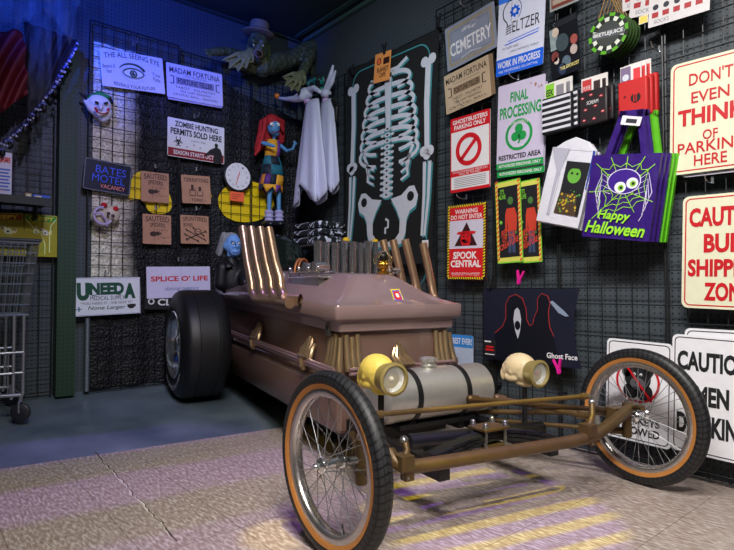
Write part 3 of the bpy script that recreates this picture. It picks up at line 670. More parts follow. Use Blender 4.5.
for k, (c4, lb) in enumerate((([(498.5, 182), (522, 178.5), (522, 261), (495, 265)], 'green card with red hazard edges, left one of the pair under the clover sign'),
                              ([(520, 181), (543.5, 178), (539, 261), (516, 264.5)], 'green card with red hazard edges, right one of the pair under the clover sign'))):
    sign('hanging_card', lb, 'card', 'R', c4, LIME, d_creep, off=.105 - .015 * k, t=.004, rad=.004, group='green hazard-edged cards')
def d_movie(P):
    rg = random.Random(5); 
    P.rect(.03, .02, .97, .12, M('1A1E26'), 1)
    for c_, q in (('C8B8A8', (.25, .20, .12)), ('3A4A50', (.45, .42, .22)), ('A05048', (.85, .45, .12)), ('B8A8A0', (.82, .62, .12)), ('7A3A38', (.18, .62, .13)), ('D8C8C0', (.22, .70, .09)), ('586A78', (.55, .78, .15)), ('2A3A58', (.4, .88, .14))):
        P.disc(q[0], q[1], q[2], M(c_, var=.4, scale=60), 1 + rg.randint(1, 3), sy=1.3)
    P.rect(.04, .02, .3, .5, M('8A9A9C', var=.4, scale=40), 1)
    P.text('THE EXORCIST', .32, .84, .97, .90, M('D8C878'), 5, bold=.03)
sign('movie_poster', 'dark film poster crowded with faces, right of the light bulb sign', 'poster', 'R', [(550, 23.5), (579, 11), (579, 68.5), (550, 82)], M('14161C', 0.35), d_movie, off=.08, t=.0015, rad=0)
def d_redp(P): P.rect(.06, .1, .94, .92, M('7A3A30', var=.4, scale=30), 1); P.rect(.1, .6, .9, .8, M('B0A090', var=.4, scale=50), 2)
sign('movie_poster', 'reddish poster cut off by the top edge, above the dark film poster', 'poster', 'R', [(550, -14), (579, -28), (579, 1), (550, 12.5)], M('9AA0A0', 0.4), d_redp, off=.08, t=.0015, rad=0)
# the two red-lettered caution signs and the two black-lettered ones
CREAM = M('E2E2C4', 0.4); RINK = M('C41420', 0.45); PUREW = M('EDEDF2', 0.35)
def d_dont(P):
    P.frame(.011, .005, RINK, 1, .022)
    for t_, u0, u1, v0, v1 in (("DON'T", .23, .74, .115, .225), ('EVEN', .26, .70, .285, .385), ('THINK', .10, .88, .43, .575), ('OF', .40, .575, .635, .72), ('PARKING', .10, .89, .725, .825), ('HERE', .30, .68, .845, .94)):
        P.text(t_, u0, v0, u1, v1, RINK, bold=.035 if t_ == 'THINK' else .012)
def d_bull(P):
    P.frame(.010, .005, RINK, 1, .022)
    for t_, u0, u1, v0, v1 in (('CAUTION', .08, .93, .11, .28), ('BULL', .25, .77, .345, .51), ('SHIPPING', .07, .93, .565, .72), ('ZONE', .26, .76, .77, .93)):
        P.text(t_, u0, v0, u1, v1, RINK, bold=.04)
dont = [(670, 66.5), (758, 43), (758, 165), (671, 176)]
sign('metal_sign', 'cream sign with red lettering about parking, upper right of the right wall', 'sign', 'R', dont, CREAM, d_dont, off=.09, rad=.025)
sign('metal_sign', 'white sign tucked behind the red parking sign, its lower edge showing', 'sign', 'R', [(681, 70), (769, 48), (769, 168), (682, 178)], M('B8B4C0'), None, off=.078, rad=.025)
sign('metal_sign', 'cream caution sign with red lettering about a shipping zone, right edge', 'sign', 'R', [(683, 198), (776, 187.5), (776, 313), (682, 306.5)], CREAM, d_bull, off=.09, rad=.025)
def d_monkey(P):
    P.frame(.009, .004, INK, 1, .02)
    P.disc(.50, .37, .20, INK, 2); P.disc(.40, .50, .12, INK, 2); P.disc(.60, .50, .13, INK, 2); P.disc(.33, .32, .075, INK, 2); P.disc(.66, .30, .075, INK, 2); P.disc(.5, .42, .115, M('5A5A60'), 3, sy=.8)
    for q in (.45, .55): P.disc(q, .33, .022, WHT, 3); P.disc(q, .335, .011, INK, 4)
    P.disc(.47, .41, .012, INK, 4); P.disc(.53, .41, .012, INK, 4); P.rect(.44, .455, .56, .468, INK, 4)
    P.ring(.5, .40, .30, .335, RINK, 5); P.strip([(.28, .22), (.72, .58)], .035, RINK, 5)
    P.text('NO', .42, .67, .60, .735, INK, bold=.03); P.text('MONKEYS', .16, .75, .84, .825, INK, bold=.03); P.text('ALLOWED', .16, .85, .84, .93, INK, bold=.03)
sign('metal_sign', 'white sign with a barred ape head seen through the far front wheel', 'sign', 'R', [(605, 338.5), (670, 343), (674, 452), (608, 434)], PUREW, d_monkey, off=.09, rad=.02)
def d_men(P):
    P.frame(.009, .004, INK, 1, .02)
    P.text('CAUTION', .07, .135, .93, .30, INK, bold=.04); P.text('MEN', .30, .42, .70, .585, INK, bold=.045); P.text('DRINKING', .07, .66, .93, .84, INK, bold=.045)
sign('metal_sign', 'white caution sign with black lettering about men, lower right of the right wall', 'sign', 'R', [(670, 333), (757, 341), (757, 468), (674, 449.5)], PUREW, d_men, off=.10, rad=.022)
sign('metal_sign', 'white sign behind the black-lettered caution sign, its top edge showing', 'sign', 'R', [(684, 327), (768, 333), (768, 462), (687, 447)], PUREW, lambda P: P.frame(.009, .004, INK, 1, .02), off=.088, rad=.022)
# hooded-figure poster, generic stand-in shapes
def d_ghoul(P):
    G1 = M('C03028', 0.5); N = M('060A18', 0.5)
    arc = [(.13, .62), (.22, .52), (.26, .40), (.26, .22), (.30, .12), (.37, .085), (.44, .14), (.475, .28), (.48, .42), (.51, .50), (.545, .48), (.565, .38), (.60, .28), (.60, .14), (.64, .08), (.70, .11), (.72, .20), (.70, .32), (.71, .50), (.75, .62)]
    P.strip(arc, .010, G1, 1); P.poly(arc + [(.8, .99), (.08, .99)], N, 2)
    P.poly([(.385, .26), (.41, .30), (.425, .42), (.41, .58), (.385, .68), (.36, .58), (.34, .42), (.355, .30)], M('B8BCC8'), 3)
    P.disc(.385, .50, .03, N, 4, sy=1.4)
    P.poly([(.72, .18), (.75, .17), (.86, .30), (.90, .36), (.87, .365), (.80, .32)], M('8A98B0', 0.3), 3)
    P.text('Ghost Face', .68, .83, .97, .90, WHT, 3, bold=.02)
dents = [(0, 0), (1, 0.02), (.955, .28), (.945, .5), (.955, .75), (1, 1.0), (0, .99)]
sign('cloth_poster', 'navy cloth poster with a red-outlined hooded shape and a knife, low on the right wall', 'poster', 'R', [(484, 288), (581, 288), (580.5, 368), (485, 360)], M('0A1028', 0.6), d_ghoul, off=.10, t=.003, outline=dents)
def d_barcode(P): P.text('SHOP', .1, .1, .5, .2, WHT); P.rect(.2, .38, .8, .5, RED); P.rect(.15, .58, .85, .68, RED); P.rect(.1, .85, .9, .9, WHT)
def d_smalltag(P): P.rect(.08, .08, .6, .16, WHT); P.rect(.2, .38, .8, .48, RED); P.rect(.15, .56, .85, .66, RED); P.rect(.1, .85, .9, .9, WHT)
sign('hang_tag', 'small black tag with red print at the lower left corner of the navy poster', 'tag', 'R', [(484, 339), (496, 340), (496, 357), (484, 355.5)], INK, d_smalltag, off=.107, t=.001, rad=0)
def d_ever(P): P.rect(0, 0, 1, .2, M('3A8AD8'), 1, .006); P.text('BEST EVER!', .06, .05, .94, .15, WHT, bold=.02)
sign('metal_sign', 'pale sign with a blue top band standing behind the fuel tank', 'sign', 'R', [(452, 335), (473, 335), (474, 400), (452, 394)], M('B8C4DC', 0.4), d_ever, off=.09, rad=.012)

# skeleton banner
TEAL = M('3A8A92', 0.7); BONE = M('C9CAD6', 0.7)
def d_skel(P):
    def bone(pts, w0, w1=None):
        P.strip([(a + .014, b + .008) for a, b in pts], w0, TEAL, 1, w1); P.strip(pts, w0, BONE, 2, w1)
    arc = rr(-P.w * .42, -P.h * .6, P.w * .42, P.h * .46, .10, 8)
    q = [(x / P.w + .5, .5 - y / P.h) for x, y in arc]; P.strip(q + [q[0]], .010, TEAL, 1)
    bone([(.50, .13), (.505, .25), (.51, .36)], .075, .05)                       # sternum
    bone([(.50, .10), (.40, .13), (.30, .12)], .03); bone([(.52, .10), (.60, .10), (.70, .07)], .03)
    for i in range(7):
        y = .135 + .052 * i; wd = .19 + .035 * math.sin(min(1, i / 5) * math.pi * .6) + .01 * i
        for sgn in (-1, 1):
            pts = []
            for k in range(11):
                a = k / 10 * math.pi * .92; pts.append((.505 + sgn * (.035 + wd * math.sin(a) ** .8), y + (.5 - .5 * math.cos(a)) * (.075 + .006 * i) - .02))
            bone(pts, .034, .026)
    for i in range(3):
        y = .50 + .035 * i
        for sgn in (-1, 1): bone([(.505 + sgn * (.27 - .03 * i), y - .03), (.505 + sgn * .22, y + .03), (.505 + sgn * .15, y + .05)], .03, .018)
    for i in range(12):
        y = .37 + .028 * i; r_ = .034 + .0015 * i
        P.disc(.515, y + .004, r_ + .008, TEAL, 2, sy=.55); P.disc(.505, y, r_, BONE, 3, sy=.5); P.disc(.505, y, .012, INK, 4, sy=.7)
        for sgn in (-1, 1): P.disc(.505 + sgn * .055, y, .018, BONE, 3, sy=.6)
    # pelvis
    for sgn in (-1, 1):
        c_ = .505; f = lambda a, b: (c_ + sgn * a, b)
        for mat_, k, o_ in ((TEAL, 2, .014), (BONE, 3, 0)):
            P.poly([f(.05 + 0, .70 + o_), f(.16, .69 + o_), f(.24, .655 + o_), f(.29, .655 + o_), f(.33, .70 + o_), f(.31, .745 + o_), f(.25, .765 + o_), f(.22, .80 + o_), f(.21, .86 + o_), f(.18, .905 + o_), f(.09, .925 + o_), f(0, .92 + o_), f(0, .90 + o_), f(.09, .895 + o_), f(.145, .86 + o_), f(.15, .80 + o_), f(.11, .75 + o_)], mat_, k)
        P.disc(c_ + sgn * .255, .70, .035, INK, 4)
    P.strip([(.50, .79), (.53, .80), (.53, .83), (.50, .835), (.50, .86)], .02, BONE, 3)
    # arms
    for sgn, xo in ((-1, .41), (1, .41)):
        c_ = .50; X = c_ + sgn * xo
        bone([(X, .13), (X - sgn * .01, .30), (X, .50)], .052, .045)
        for q in ((X - .035, .125), (X + .035, .12), (X - .03, .515), (X + .03, .515), (X, .53)): P.disc(q[0], q[1], .036, BONE, 3)
        bone([(X - .02, .56), (X - .02, .70), (X - .035, .88)], .03, .022); bone([(X + .03, .56), (X + .02, .72), (X - .01, .88)], .03, .02)
    P.rect(.88, .90, .94, .935, WHT, 3)
BAN = M('090B0E', 0.85, bump=.5, scale=8)
mw, bw, bh = placed('R', [(348.5, 71), (443.5, 23), (430, 262), (343, 262)], .10)
sk = sign('skeleton_banner', 'long black cloth banner printed with a white skeleton on the right wall', 'banner', 'R', [(348.5, 71), (443.5, 23), (431, 266), (343, 262)], BAN, d_skel, off=.10, t=.004, rad=0,
     outline=[(0, 0), (.25, .012), (.42, .0), (.7, .014), (1, 0), (.985, .5), (.97, 1), (.5, 1.005), (.02, 1), (.012, .5)])
def d_otag(P):
    P.disc(.28, .28, .14, M('5A2A18'), 1, sy=1); P.disc(.28, .28, .10, ORG, 2); P.rect(.55, .2, .92, .42, M('3A1A10'), 1); P.text('BLANKET\nCAPE', .2, .5, .9, .85, INK, 1, bold=.02)
sign('price_tag', 'large orange price tag hanging at the top of the skeleton banner', 'tag', 'R', [(374, 55), (390, 51), (391, 78), (375, 84)], M('F09A50', 0.6), d_otag, off=.125, t=.001, rad=0)

# ------------------------------------------------------------------ clips
def clip(name, label, wall, p0, off, mat, ang, L_=.075, group=None):
    c = on(wall, *p0, off); e_ = empty(name, c, label, 'clip', 0, group); ca, sa = math.cos(R(ang)), math.sin(R(ang))
    for sgn in (-1, 1):
        mb = MB(); mb.T = lambda p: (MW[wall].to_3x3() @ Vector((p.x * ca - p.y * sa, p.x * sa + p.y * ca, p.z)))
        mb.prism([(sgn * .002, -.03), (sgn * .009, -.022), (sgn * .009, -.004), (sgn * .024, L_ * .5), (sgn * .016, L_ * .54), (sgn * .002, .008)], .0, .012, mat)
        mb.build('clip_arm', e_, origin=False, smooth=0)
    mb = MB(); mb.T = lambda p: (MW[wall].to_3x3() @ p); mb.tube([(-.008, 0, .006), (.008, 0, .006)], .005, M('A8A8AC', .3, .9), n=8); mb.build('clip_spring', e_, origin=False)
PK = M('E8209A', 0.4)
for c4, g, lb, mt, an, of in (((520, 279), 'pink', 'bright pink clip holding the top edge of the navy poster', PK, -12, .115), ((559, 368), 'pink', 'bright pink clip on the lower right edge of the navy poster', PK, 10, .115),
          ((491, 283), 'k', 'black clip at the top left corner of the navy poster', INK, 0, .115), ((353, 71), 'k', 'black clip at the top left of the skeleton banner', INK, 10, .125),
          ((385, 50), 'k', 'black clip above the orange tag on the skeleton banner', INK, 0, .125), ((439, 22), 'k', 'black clip at the top right of the skeleton banner', INK, 0, .125)):
    clip('spring_clip', lb, 'R', c4, of, mt, an, .085, 'pink clips on the navy poster' if g == 'pink' else 'black clips on cloth')
# wire hooks holding signs
HK = M('B8BCC0', .3, .9)
def hook(wall, px, py, lb, off=.06):
    W3 = MW[wall].to_3x3(); c = on(wall, px, py, off)
    mb = MB(); mb.T = lambda p: c + W3 @ p
    mb.box((0, .012, .006), (.010, .03, .003), HK); mb.tube([(0, 0, .004), (0, -.004, .05), (0, .004, .085), (0, .02, .095)], .0025, HK, n=6)
    tag(mb.build('wall_hook'), lb, 'hook', 'wire hooks on the grid panels')
for a in (('R', 470, 9, 'wire hook at the top edge of the grey cemetery sign'), ('R', 467, 106, 'wire hook above the barred-circle parking sign'), ('R', 467, 199, 'wire hook above the hazard-bordered warning sign'),
          ('R', 519, 80, 'wire hook above the clover sign'), ('R', 713, 183, 'wire hook above the red shipping zone sign'), ('R', 660, 52, 'wire hook beside the top corner of the red parking sign'),
          ('L', 133, 46, 'wire hook above the eye sign'), ('L', 194, 118, 'wire hook above the zombie permits sign'), ('L', 155, 168, 'wire hook above the upper sauteed spiders plaque'),
          ('L', 196, 171, 'wire hook above the tonic plaque'), ('L', 155, 209, 'wire hook above the lower sauteed spiders plaque'), ('L', 196, 210, 'wire hook above the splintered bones plaque'), ('L', 105, 274, 'wire hook above the green-lettered medical sign'), ('L', 178, 261, 'wire hook above the pale violet red-lettered sign')):
    hook(*a)

# ================================================================== THE COFFIN CAR
CARZ = R(-9.35)
car = empty('coffin_dragster', (-0.937, -2.763, 0.0), 'mauve coffin-bodied hot rod with thin spoked front wheels and brass side pipes', 'car', CARZ)
CMW = Matrix.Translation((-0.937, -2.763, 0)) @ Matrix.Rotation(CARZ, 4, 'Z'); CINV = CMW.inverted()
CO = CINV @ CAM
def cy(px, py, y):           # photo ray meets the cross plane y of the car
    d = CINV.to_3x3() @ ray(px, py); return CO + d * ((y - CO.y) / d.y)
def cx(px, py, x):
    d = CINV.to_3x3() @ ray(px, py); return CO + d * ((x - CO.x) / d.x)
PAINT = M('705850', 0.32, var=.06, scale=5, coat=.5); PAINT2 = M('80666A', 0.35, var=.06, scale=5, coat=.4)
BRASS = M('B49C7C', 0.28, 0.8, var=.1, scale=5); BRONZE = M('5C482A', 0.45, 0.35, var=.35, scale=22, bump=.15); CHROME = M('E0E2E4', 0.18, 0.95, var=.01, scale=3)
ALU = M('D4D4D0', 0.42, 0.85, var=.1, scale=40); RUB = M('121316', 0.55, var=.1); DARK = M('0C0D10', 0.45)
STEEL = M('9A9C9C', 0.3, .9)
rk = lambda y: 0.045 * (y - 0.67)
YF = 0.67; YR = 2.56
def ring_rect(hw, yf, yr, z, r=0.02):
    pts = rr(-hw, yf, hw, yr, r, 3); return [(p[0], p[1], z + rk(p[1])) for p in pts]
body = MB()
body.loops([ring_rect(.325, YF + .03, YR - .03, .165), ring_rect(.335, YF + .02, YR - .02, .18), ring_rect(.335, YF + .02, YR - .02, .345), ring_rect(.332, YF + .023, YR - .023, .355), ring_rect(.30, YF + .055, YR - .055, .385, .012),
            ring_rect(.298, YF + .057, YR - .057, .60, .012)], PAINT)
body = body.build('coffin_body', car, origin=False, smooth=35, bevel=.002)
mb = MB(); mb.box((0, 1.62, .185), (.52, 1.86, .05), DARK, rot=Matrix.Rotation(math.atan(.045), 3, 'X')); mb.build('floor_pan', car, origin=False)
lid = MB()
lid.loops([ring_rect(.318, YF + .035, YR - .035, .602), ring_rect(.322, YF + .03, YR - .03, .606), ring_rect(.322, YF + .03, YR - .03, .642, .012), ring_rect(.330, YF + .022, YR - .022, .650), ring_rect(.350, YF + .006, YR - .006, .658),
           ring_rect(.352, YF, YR, .664), ring_rect(.355, YF, YR, .712), ring_rect(.352, YF + .003, YR - .003, .722), ring_rect(.330, YF + .03, YR - .03, .727),
           ring_rect(.29, YF + .075, YR - .07, .742, .03), ring_rect(.235, YF + .14, YR - .13, .775, .04), ring_rect(.18, YF + .20, YR - .19, .815, .04), ring_rect(.14, YF + .255, YR - .24, .848, .04), ring_rect(.115, YF + .29, YR - .28, .858, .04)],
          M('887272', 0.28, var=.06, scale=5, coat=.6))
lid = lid.build('coffin_lid', car, origin=False, smooth=50)
# latch at the near front corner of the lid, sticker on its front slope
mb = MB(); mb.box((-.326, .80, .607 + rk(.8)), (.012, .03, .055), STEEL); mb.box((-.333, .80, .615 + rk(.8)), (.006, .012, .02), DARK); mb.build('latch', lid, origin=True)
def slope_pt(px, py):
    # on the front slope of the lid, between (YF+.03,.727) and (YF+.20,.815)
    d = CINV.to_3x3() @ ray(px, py); A = Vector((0, YF + .075, .742 + rk(YF))); B = Vector((0, YF + .20, .815 + rk(YF + .2))); n = Vector((0, -(B.z - A.z), B.y - A.y)).normalized()
    return CO + d * ((A - CO).dot(n) / d.dot(n)) + n * .004
mb = MB()
q = [slope_pt(*p) for p in ((390, 290), (399, 289.5), (405, 304), (394, 303))]; mb.add(q, [(0, 3, 2, 1)], M('F0D830'))
n_ = Vector((0, -.5, .86)) * .0012
cc = sum(q, Vector()) / 4
for m_, s_ in ((M('3058C8'), .78), (M('E03028'), .6), (M('F4F0E0'), .28)):
    mb.add([cc + (p - cc) * s_ + n_ * (1 + 2 * (1 - s_)) + Vector((0, 0, .004 if s_ < .5 else 0)) * 0 for p in q], [(0, 3, 2, 1)], m_)
mb.build('sticker', lid, origin=True, smooth=0)
# handle rails with their brackets, both sides and the front
def sx_(sg):
    mb = MB()
    for dz in (-.012, 0, .012): mb.tube([(sg * .347, YF + .04, .435 + dz + rk(YF)), (sg * .347, YR - .05, .435 + dz + rk(YR))], .0075, PAINT2, n=8)
    mb.tube([(sg * .341, YF + .04, .435 + rk(YF)), (sg * .341, YR - .05, .435 + rk(YR))], .016, PAINT2, n=8)
    rl = mb.build('handle_rail', car, origin=False)
    for y in (1.02, 1.74):
        z = .435 + rk(y); b = MB()
        for k in range(5):
            a = (k - 2) * .024; h_ = .115 - .012 * abs(k - 2) ** 1.6
            b.tube([(sg * .343, y + a * 1.1, z + .0), (sg * .330, y + a * 1.1, z + .05), (sg * .308, y + a * .8, z + h_)], .010, BRASS, n=8, radii=[.014, .014, .011])
        b.tube([(sg * .352, y - .05, z + .024), (sg * .356, y, z + .020), (sg * .352, y + .05, z + .024)], .009, BRASS, n=8)
        b.box((sg * .352, y + .0, z - .01), (.02, .03, .07), BRASS); b.tube([(sg * .36, y, z - .03), (sg * .365, y, z + .012)], .009, BRASS)
        b.build('rail_bracket', car, origin=False)
for sg in (-1, 1): sx_(sg)
mb = MB()
for dz in (-.010, .010): mb.tube([(-.29, YF - .005, .435 + dz), (.29, YF - .005, .435 + dz)], .008, PAINT2, n=8)
mb.build('handle_rail', car, origin=False)
b = MB()
for k in range(5):
    a = (k - 2) * .018; b.tube([(a * 1.3, YF - .01, .45), (a * 1.1, YF + .035, .48), (a * .6, YF + .045, .545 - .012 * abs(k - 2))], .010, BRASS, n=8)
b.tube([(-.045, YF - .015, .452), (.045, YF - .015, .452)], .010, BRASS); b.build('rail_bracket', car, origin=False)
# fluted corner ornaments
for sg in (-1, 1):
    b = MB()
    for k in range(7):
        t = k / 6
        # wraps round the corner: first flutes on the side, last ones on the front
        if t < .5: bx, by = sg * .306, YF + .055 + .085 * (1 - 2 * t)
        else: bx, by = sg * (.306 - .085 * (2 * t - 1)), YF + .052
        nx, ny = (sg, 0) if t < .45 else ((0, -1) if t > .55 else (sg * .7, -.7))
        top = .592 - .012 * (k % 2)
        b.tube([(bx + nx * .024, by + ny * .024, .432), (bx + nx * .020, by + ny * .020, .455), (bx + nx * .010, by + ny * .010, .50), (bx, by, top)], .013, BRASS, n=10, radii=[.016, .018, .015, .013])
    b.build('corner_ornament', car, origin=False)
# side exhaust pipes: four nested sweeps on the near side
PIPE = M('C0A084', 0.34, 0.85, var=.12, scale=8)
tops = [(242.5, 227), (251, 227.5), (260, 228), (268.5, 228.5)]
for k, (px, py) in enumerate(tops):
    yb = 1.62 - .095 * k; x = -.415; p1 = cx(px, py, x - .01)
    yv = p1.y; r_ = .0235; zb = .712 + .004 * k + rk(1.3)
    P0 = Vector((x, 1.10 + .015 * k, zb - .012)); rad = .09
    yv0 = yv - .12 + .0 * k
    pts = [(x, 1.05, zb), (x, yv0 - .16, zb + .004)]
    pts = [(x + .05, 1.02, zb - .006), (x, 1.10, zb - .004)]
    for i in range(7):
        a = R(90 * i / 6); pts.append((x, yv0 - rad + rad * math.sin(a) - .02, zb + rad - rad * math.cos(a)))
    pts += [(x - .004, yv0 + (yv - yv0) * .35, zb + (p1.z - zb) * .5), tuple(p1)]
    b = MB(); n = 14
    b.tube(pts, r_, PIPE, n=n, cap=False); b.cyl(Vector(pts[-1]) - Vector((0, 0, .012)), Vector(pts[-1]) - Vector((0, 0, .006)), r_ * .9, DARK)
    if k == 3: pass
    b.build('side_pipe', car, origin=False)
b = MB(); b.tube([(-.415, 1.16, .735), (-.415, 1.03, .727)], .026, PIPE, n=16, cap=True); b.tube([(-.39, 1.08, .735), (-.33, 1.09, .735)], .020, PIPE); b.build('pipe_collector', car, origin=False)
for k, (px, py, qx, qy) in enumerate(((383, 240, 392, 282), (393, 240, 403, 284), (405, 239.5, 417, 288), (423, 243, 433, 291))):
    yy = 1.30 - .06 * k; a_ = cy(px, py, yy); b_ = cy(qx, qy, yy - .03); dd = (b_ - a_).normalized(); low = b_ + dd * .05
    b = MB(); b.tube([a_, b_, low, (low.x + .0, low.y - .05, low.z - .05)], .023, PIPE, n=14, cap=False); b.cyl(a_ + dd * .008, a_ + dd * .012, .021, DARK)
    b.build('side_pipe', car, origin=False)
# velocity stacks and engine top
eng = MB(); base = cy(345, 275, 1.75)
ez = .80 + rk(1.75)
eng.box((.13, 1.78, ez + .012), (.34, .50, .05), STEEL)
eng = eng.build('intake_manifold', car, origin=False, bevel=.006)
pxs = [318, 326, 335.5, 344, 353, 361, 368.5, 376]
for k, px in enumerate(pxs):
    yy = 1.62 + .10 * (k % 2); t_ = cy(px, 241 + (k % 3), yy); b_ = Vector((t_.x, yy, ez + .03)); h_ = t_.z - b_.z
    mb = MB(); mb.lathe([(.026, 0), (.026, h_ * .9), (.028, h_ * .97), (.029, h_), (.024, h_ - .004), (.018, h_ - .03)], b_, (0, 0, 1), CHROME, 20)
    mb.build('intake_stack', car, origin=False)
for px, py in ((346, 240.5), (375, 242)):
    t_ = cy(px, py, 1.80); mb = MB(); mb.ell(t_, (.026, .026, .022), M('E8B810', .4)); mb.cyl((t_.x, t_.y, ez + .02), (t_.x, t_.y, t_.z), .014, CHROME); mb.build('stack_cap', car, origin=False)
# windscreen bubble in front of the driver
mb = MB(); c_ = Vector((-.05, 2.10, .86 + rk(2.1)))
vs_ = []; NU, NV = 20, 10
for j in range(NV + 1):
    for i in range(NU + 1):
        a = math.pi * i / NU; t = R(90) * j / NV
        vs_.append((c_.x + .20 * math.cos(a) * math.cos(t * .95), c_.y - .16 * math.sin(a) * math.cos(t) , c_.z + .24 * math.sin(t)))
mb.add(vs_, [(j * (NU + 1) + i, j * (NU + 1) + i + 1, (j + 1) * (NU + 1) + i + 1, (j + 1) * (NU + 1) + i) for j in range(NV) for i in range(NU)], M('3A4A44', 0.08, trans=.85))
mb.build('windscreen', car, origin=False, solid=.004)
# chrome tray with scoop tubes on the near side of the lid
c_ = cx(311, 275, -.17); 
tr = MB(); tr.box((c_.x, c_.y, c_.z - .012), (.11, .42, .012), CHROME); tr.box((c_.x, c_.y, c_.z - .05), (.09, .36, .07), STEEL)
tr = tr.build('chrome_tray', car, origin=False, bevel=.004)
for q, (a, b) in enumerate((((-.045, -.20), (-.045, .20)), ((.045, -.20), (.045, .20)))):
    mb = MB(); mb.tube([(c_.x + a[0], c_.y + a[1], c_.z + .012), (c_.x + b[0], c_.y + b[1], c_.z + .012)], .008, CHROME); mb.build('tray_rail', tr, origin=False)
for y in (-.18, -.06, .06, .18):
    mb = MB(); mb.cyl((c_.x - .045, c_.y + y, c_.z - .01), (c_.x - .045, c_.y + y, c_.z + .03), .009, CHROME); mb.ell((c_.x - .045, c_.y + y, c_.z + .035), .012, CHROME); mb.build('tray_knob', tr, origin=False)
for y in (-.10, .02):
    mb = MB(); mb.cyl((c_.x - .03, c_.y + y, c_.z + .04), (c_.x + .07, c_.y + y + .05, c_.z + .045), .026, CHROME, 20); mb.cyl((c_.x - .035, c_.y + y, c_.z + .04), (c_.x - .028, c_.y + y, c_.z + .04), .030, STEEL, 20); mb.build('air_filter', tr, origin=False)
for dx in (0, .02):
    mb = MB(); mb.tube([(c_.x + .02 + dx, c_.y + .16 + .06 * math.sin(R(a)) , c_.z + .02 + .075 * math.sin(R(a)) * (1 if a < 120 else .9)) if False else (c_.x + .05 * math.cos(R(a)) + dx, c_.y + .14 + .03 * math.cos(R(a)), c_.z + .01 + .085 * math.sin(R(a))) for a in range(0, 181, 15)], .006, M('A8683C', .4, .3), n=8); mb.build('fuel_line', car, origin=False)
# brass lantern ornament on the crown
c_ = Vector((.02, YF + .33, .858 + rk(1.0))); q = cy(383, 262, YF + .33); c_.x = q.x
lan = MB(); lan.lathe([(.030, 0), (.032, .008), (.020, .014), (.014, .024), (.026, .034), (.030, .05), (.024, .066), (.010, .074)], c_, (0, 0, 1), M('C89A38', .25, .95), 20)
lan = lan.build('lantern', car, origin=False)
mb = MB(); mb.ell(c_ + Vector((0, 0, .092)), (.026, .026, .024), DARK); mb.build('lantern_globe', lan, origin=False)
mb = MB()
for a in range(4):
    d = Vector((math.cos(a * math.pi / 2 + .5), math.sin(a * math.pi / 2 + .5), 0)); z = Vector((0, 0, 1))
    mb.tube([c_ + d * .026 + z * .05, c_ + d * .05 + z * .06, c_ + d * .052 + z * .085, c_ + d * .03 + z * .10, c_ + d * .02 + z * .118], .006, M('C8B890', .2, .95), n=8)
mb.tube([c_ + Vector((.024 * math.cos(R(t)), .024 * math.sin(R(t)), .116)) for t in range(0, 360, 30)], .004, CHROME, n=6, closed=True); mb.build('lantern_cage', lan, origin=False)
mb = MB(); mb.cyl(c_ + Vector((.05, .0, .02)), c_ + Vector((.11, .02, .02)), .016, CHROME, 16); mb.box(c_ + Vector((.09, .01, .012)), (.03, .03, .02), CHROME); mb.build('radiator_cap', car, origin=False)

# fuel tank with straps and cap
TC = cy(430, 392, .50); TC.x = .02; tr_ = .108
tank = MB(); hw = .285
tank.lathe([(.02, -hw - .018), (.07, -hw - .014), (tr_ - .012, -hw), (tr_, -hw + .014), (tr_, hw - .014), (tr_ - .012, hw), (.07, hw + .014), (.02, hw + .018)], TC, (1, 0, 0), ALU, 48)
tank = tank.build('fuel_tank', car, origin=False)
for dx in (-.13, .13):
    mb = MB(); mb.tube([TC + Vector((dx + s_, (tr_ + .003) * math.cos(a / 40 * math.tau), (tr_ + .003) * math.sin(a / 40 * math.tau))) for a in range(40) for s_ in (0,)], .0, DARK) if False else None
    mb.lathe([(tr_ - .002, -.012), (tr_ + .004, -.012), (tr_ + .004, .012), (tr_ - .002, .012)], TC + Vector((dx, 0, 0)), (1, 0, 0), DARK, 48)
    mb.build('tank_strap', tank, origin=False)
mb = MB(); tp = TC + Vector((-.01, 0, tr_ - .006)); mb.lathe([(.030, 0), (.030, .012), (.036, .014), (.036, .018), (.028, .02), (.028, .03), (.034, .032), (.034, .046), (.028, .05), (.01, .052)], tp, (0, 0, 1), ALU, 24)
for k in range(8):
    a = k * math.tau / 8; mb.box(tp + Vector((.034 * math.cos(a), .034 * math.sin(a), .04)), (.008, .008, .012), ALU)
mb.build('filler_cap', tank, origin=False)
mb = MB(); mb.box((TC.x, TC.y, TC.z - tr_ - .012), (.40, .12, .02), DARK); mb.box((TC.x - .13, TC.y, .215), (.03, .10, .06), DARK); mb.box((TC.x + .13, TC.y, .215), (.03, .10, .06), DARK); mb.build('tank_cradle', car, origin=False)

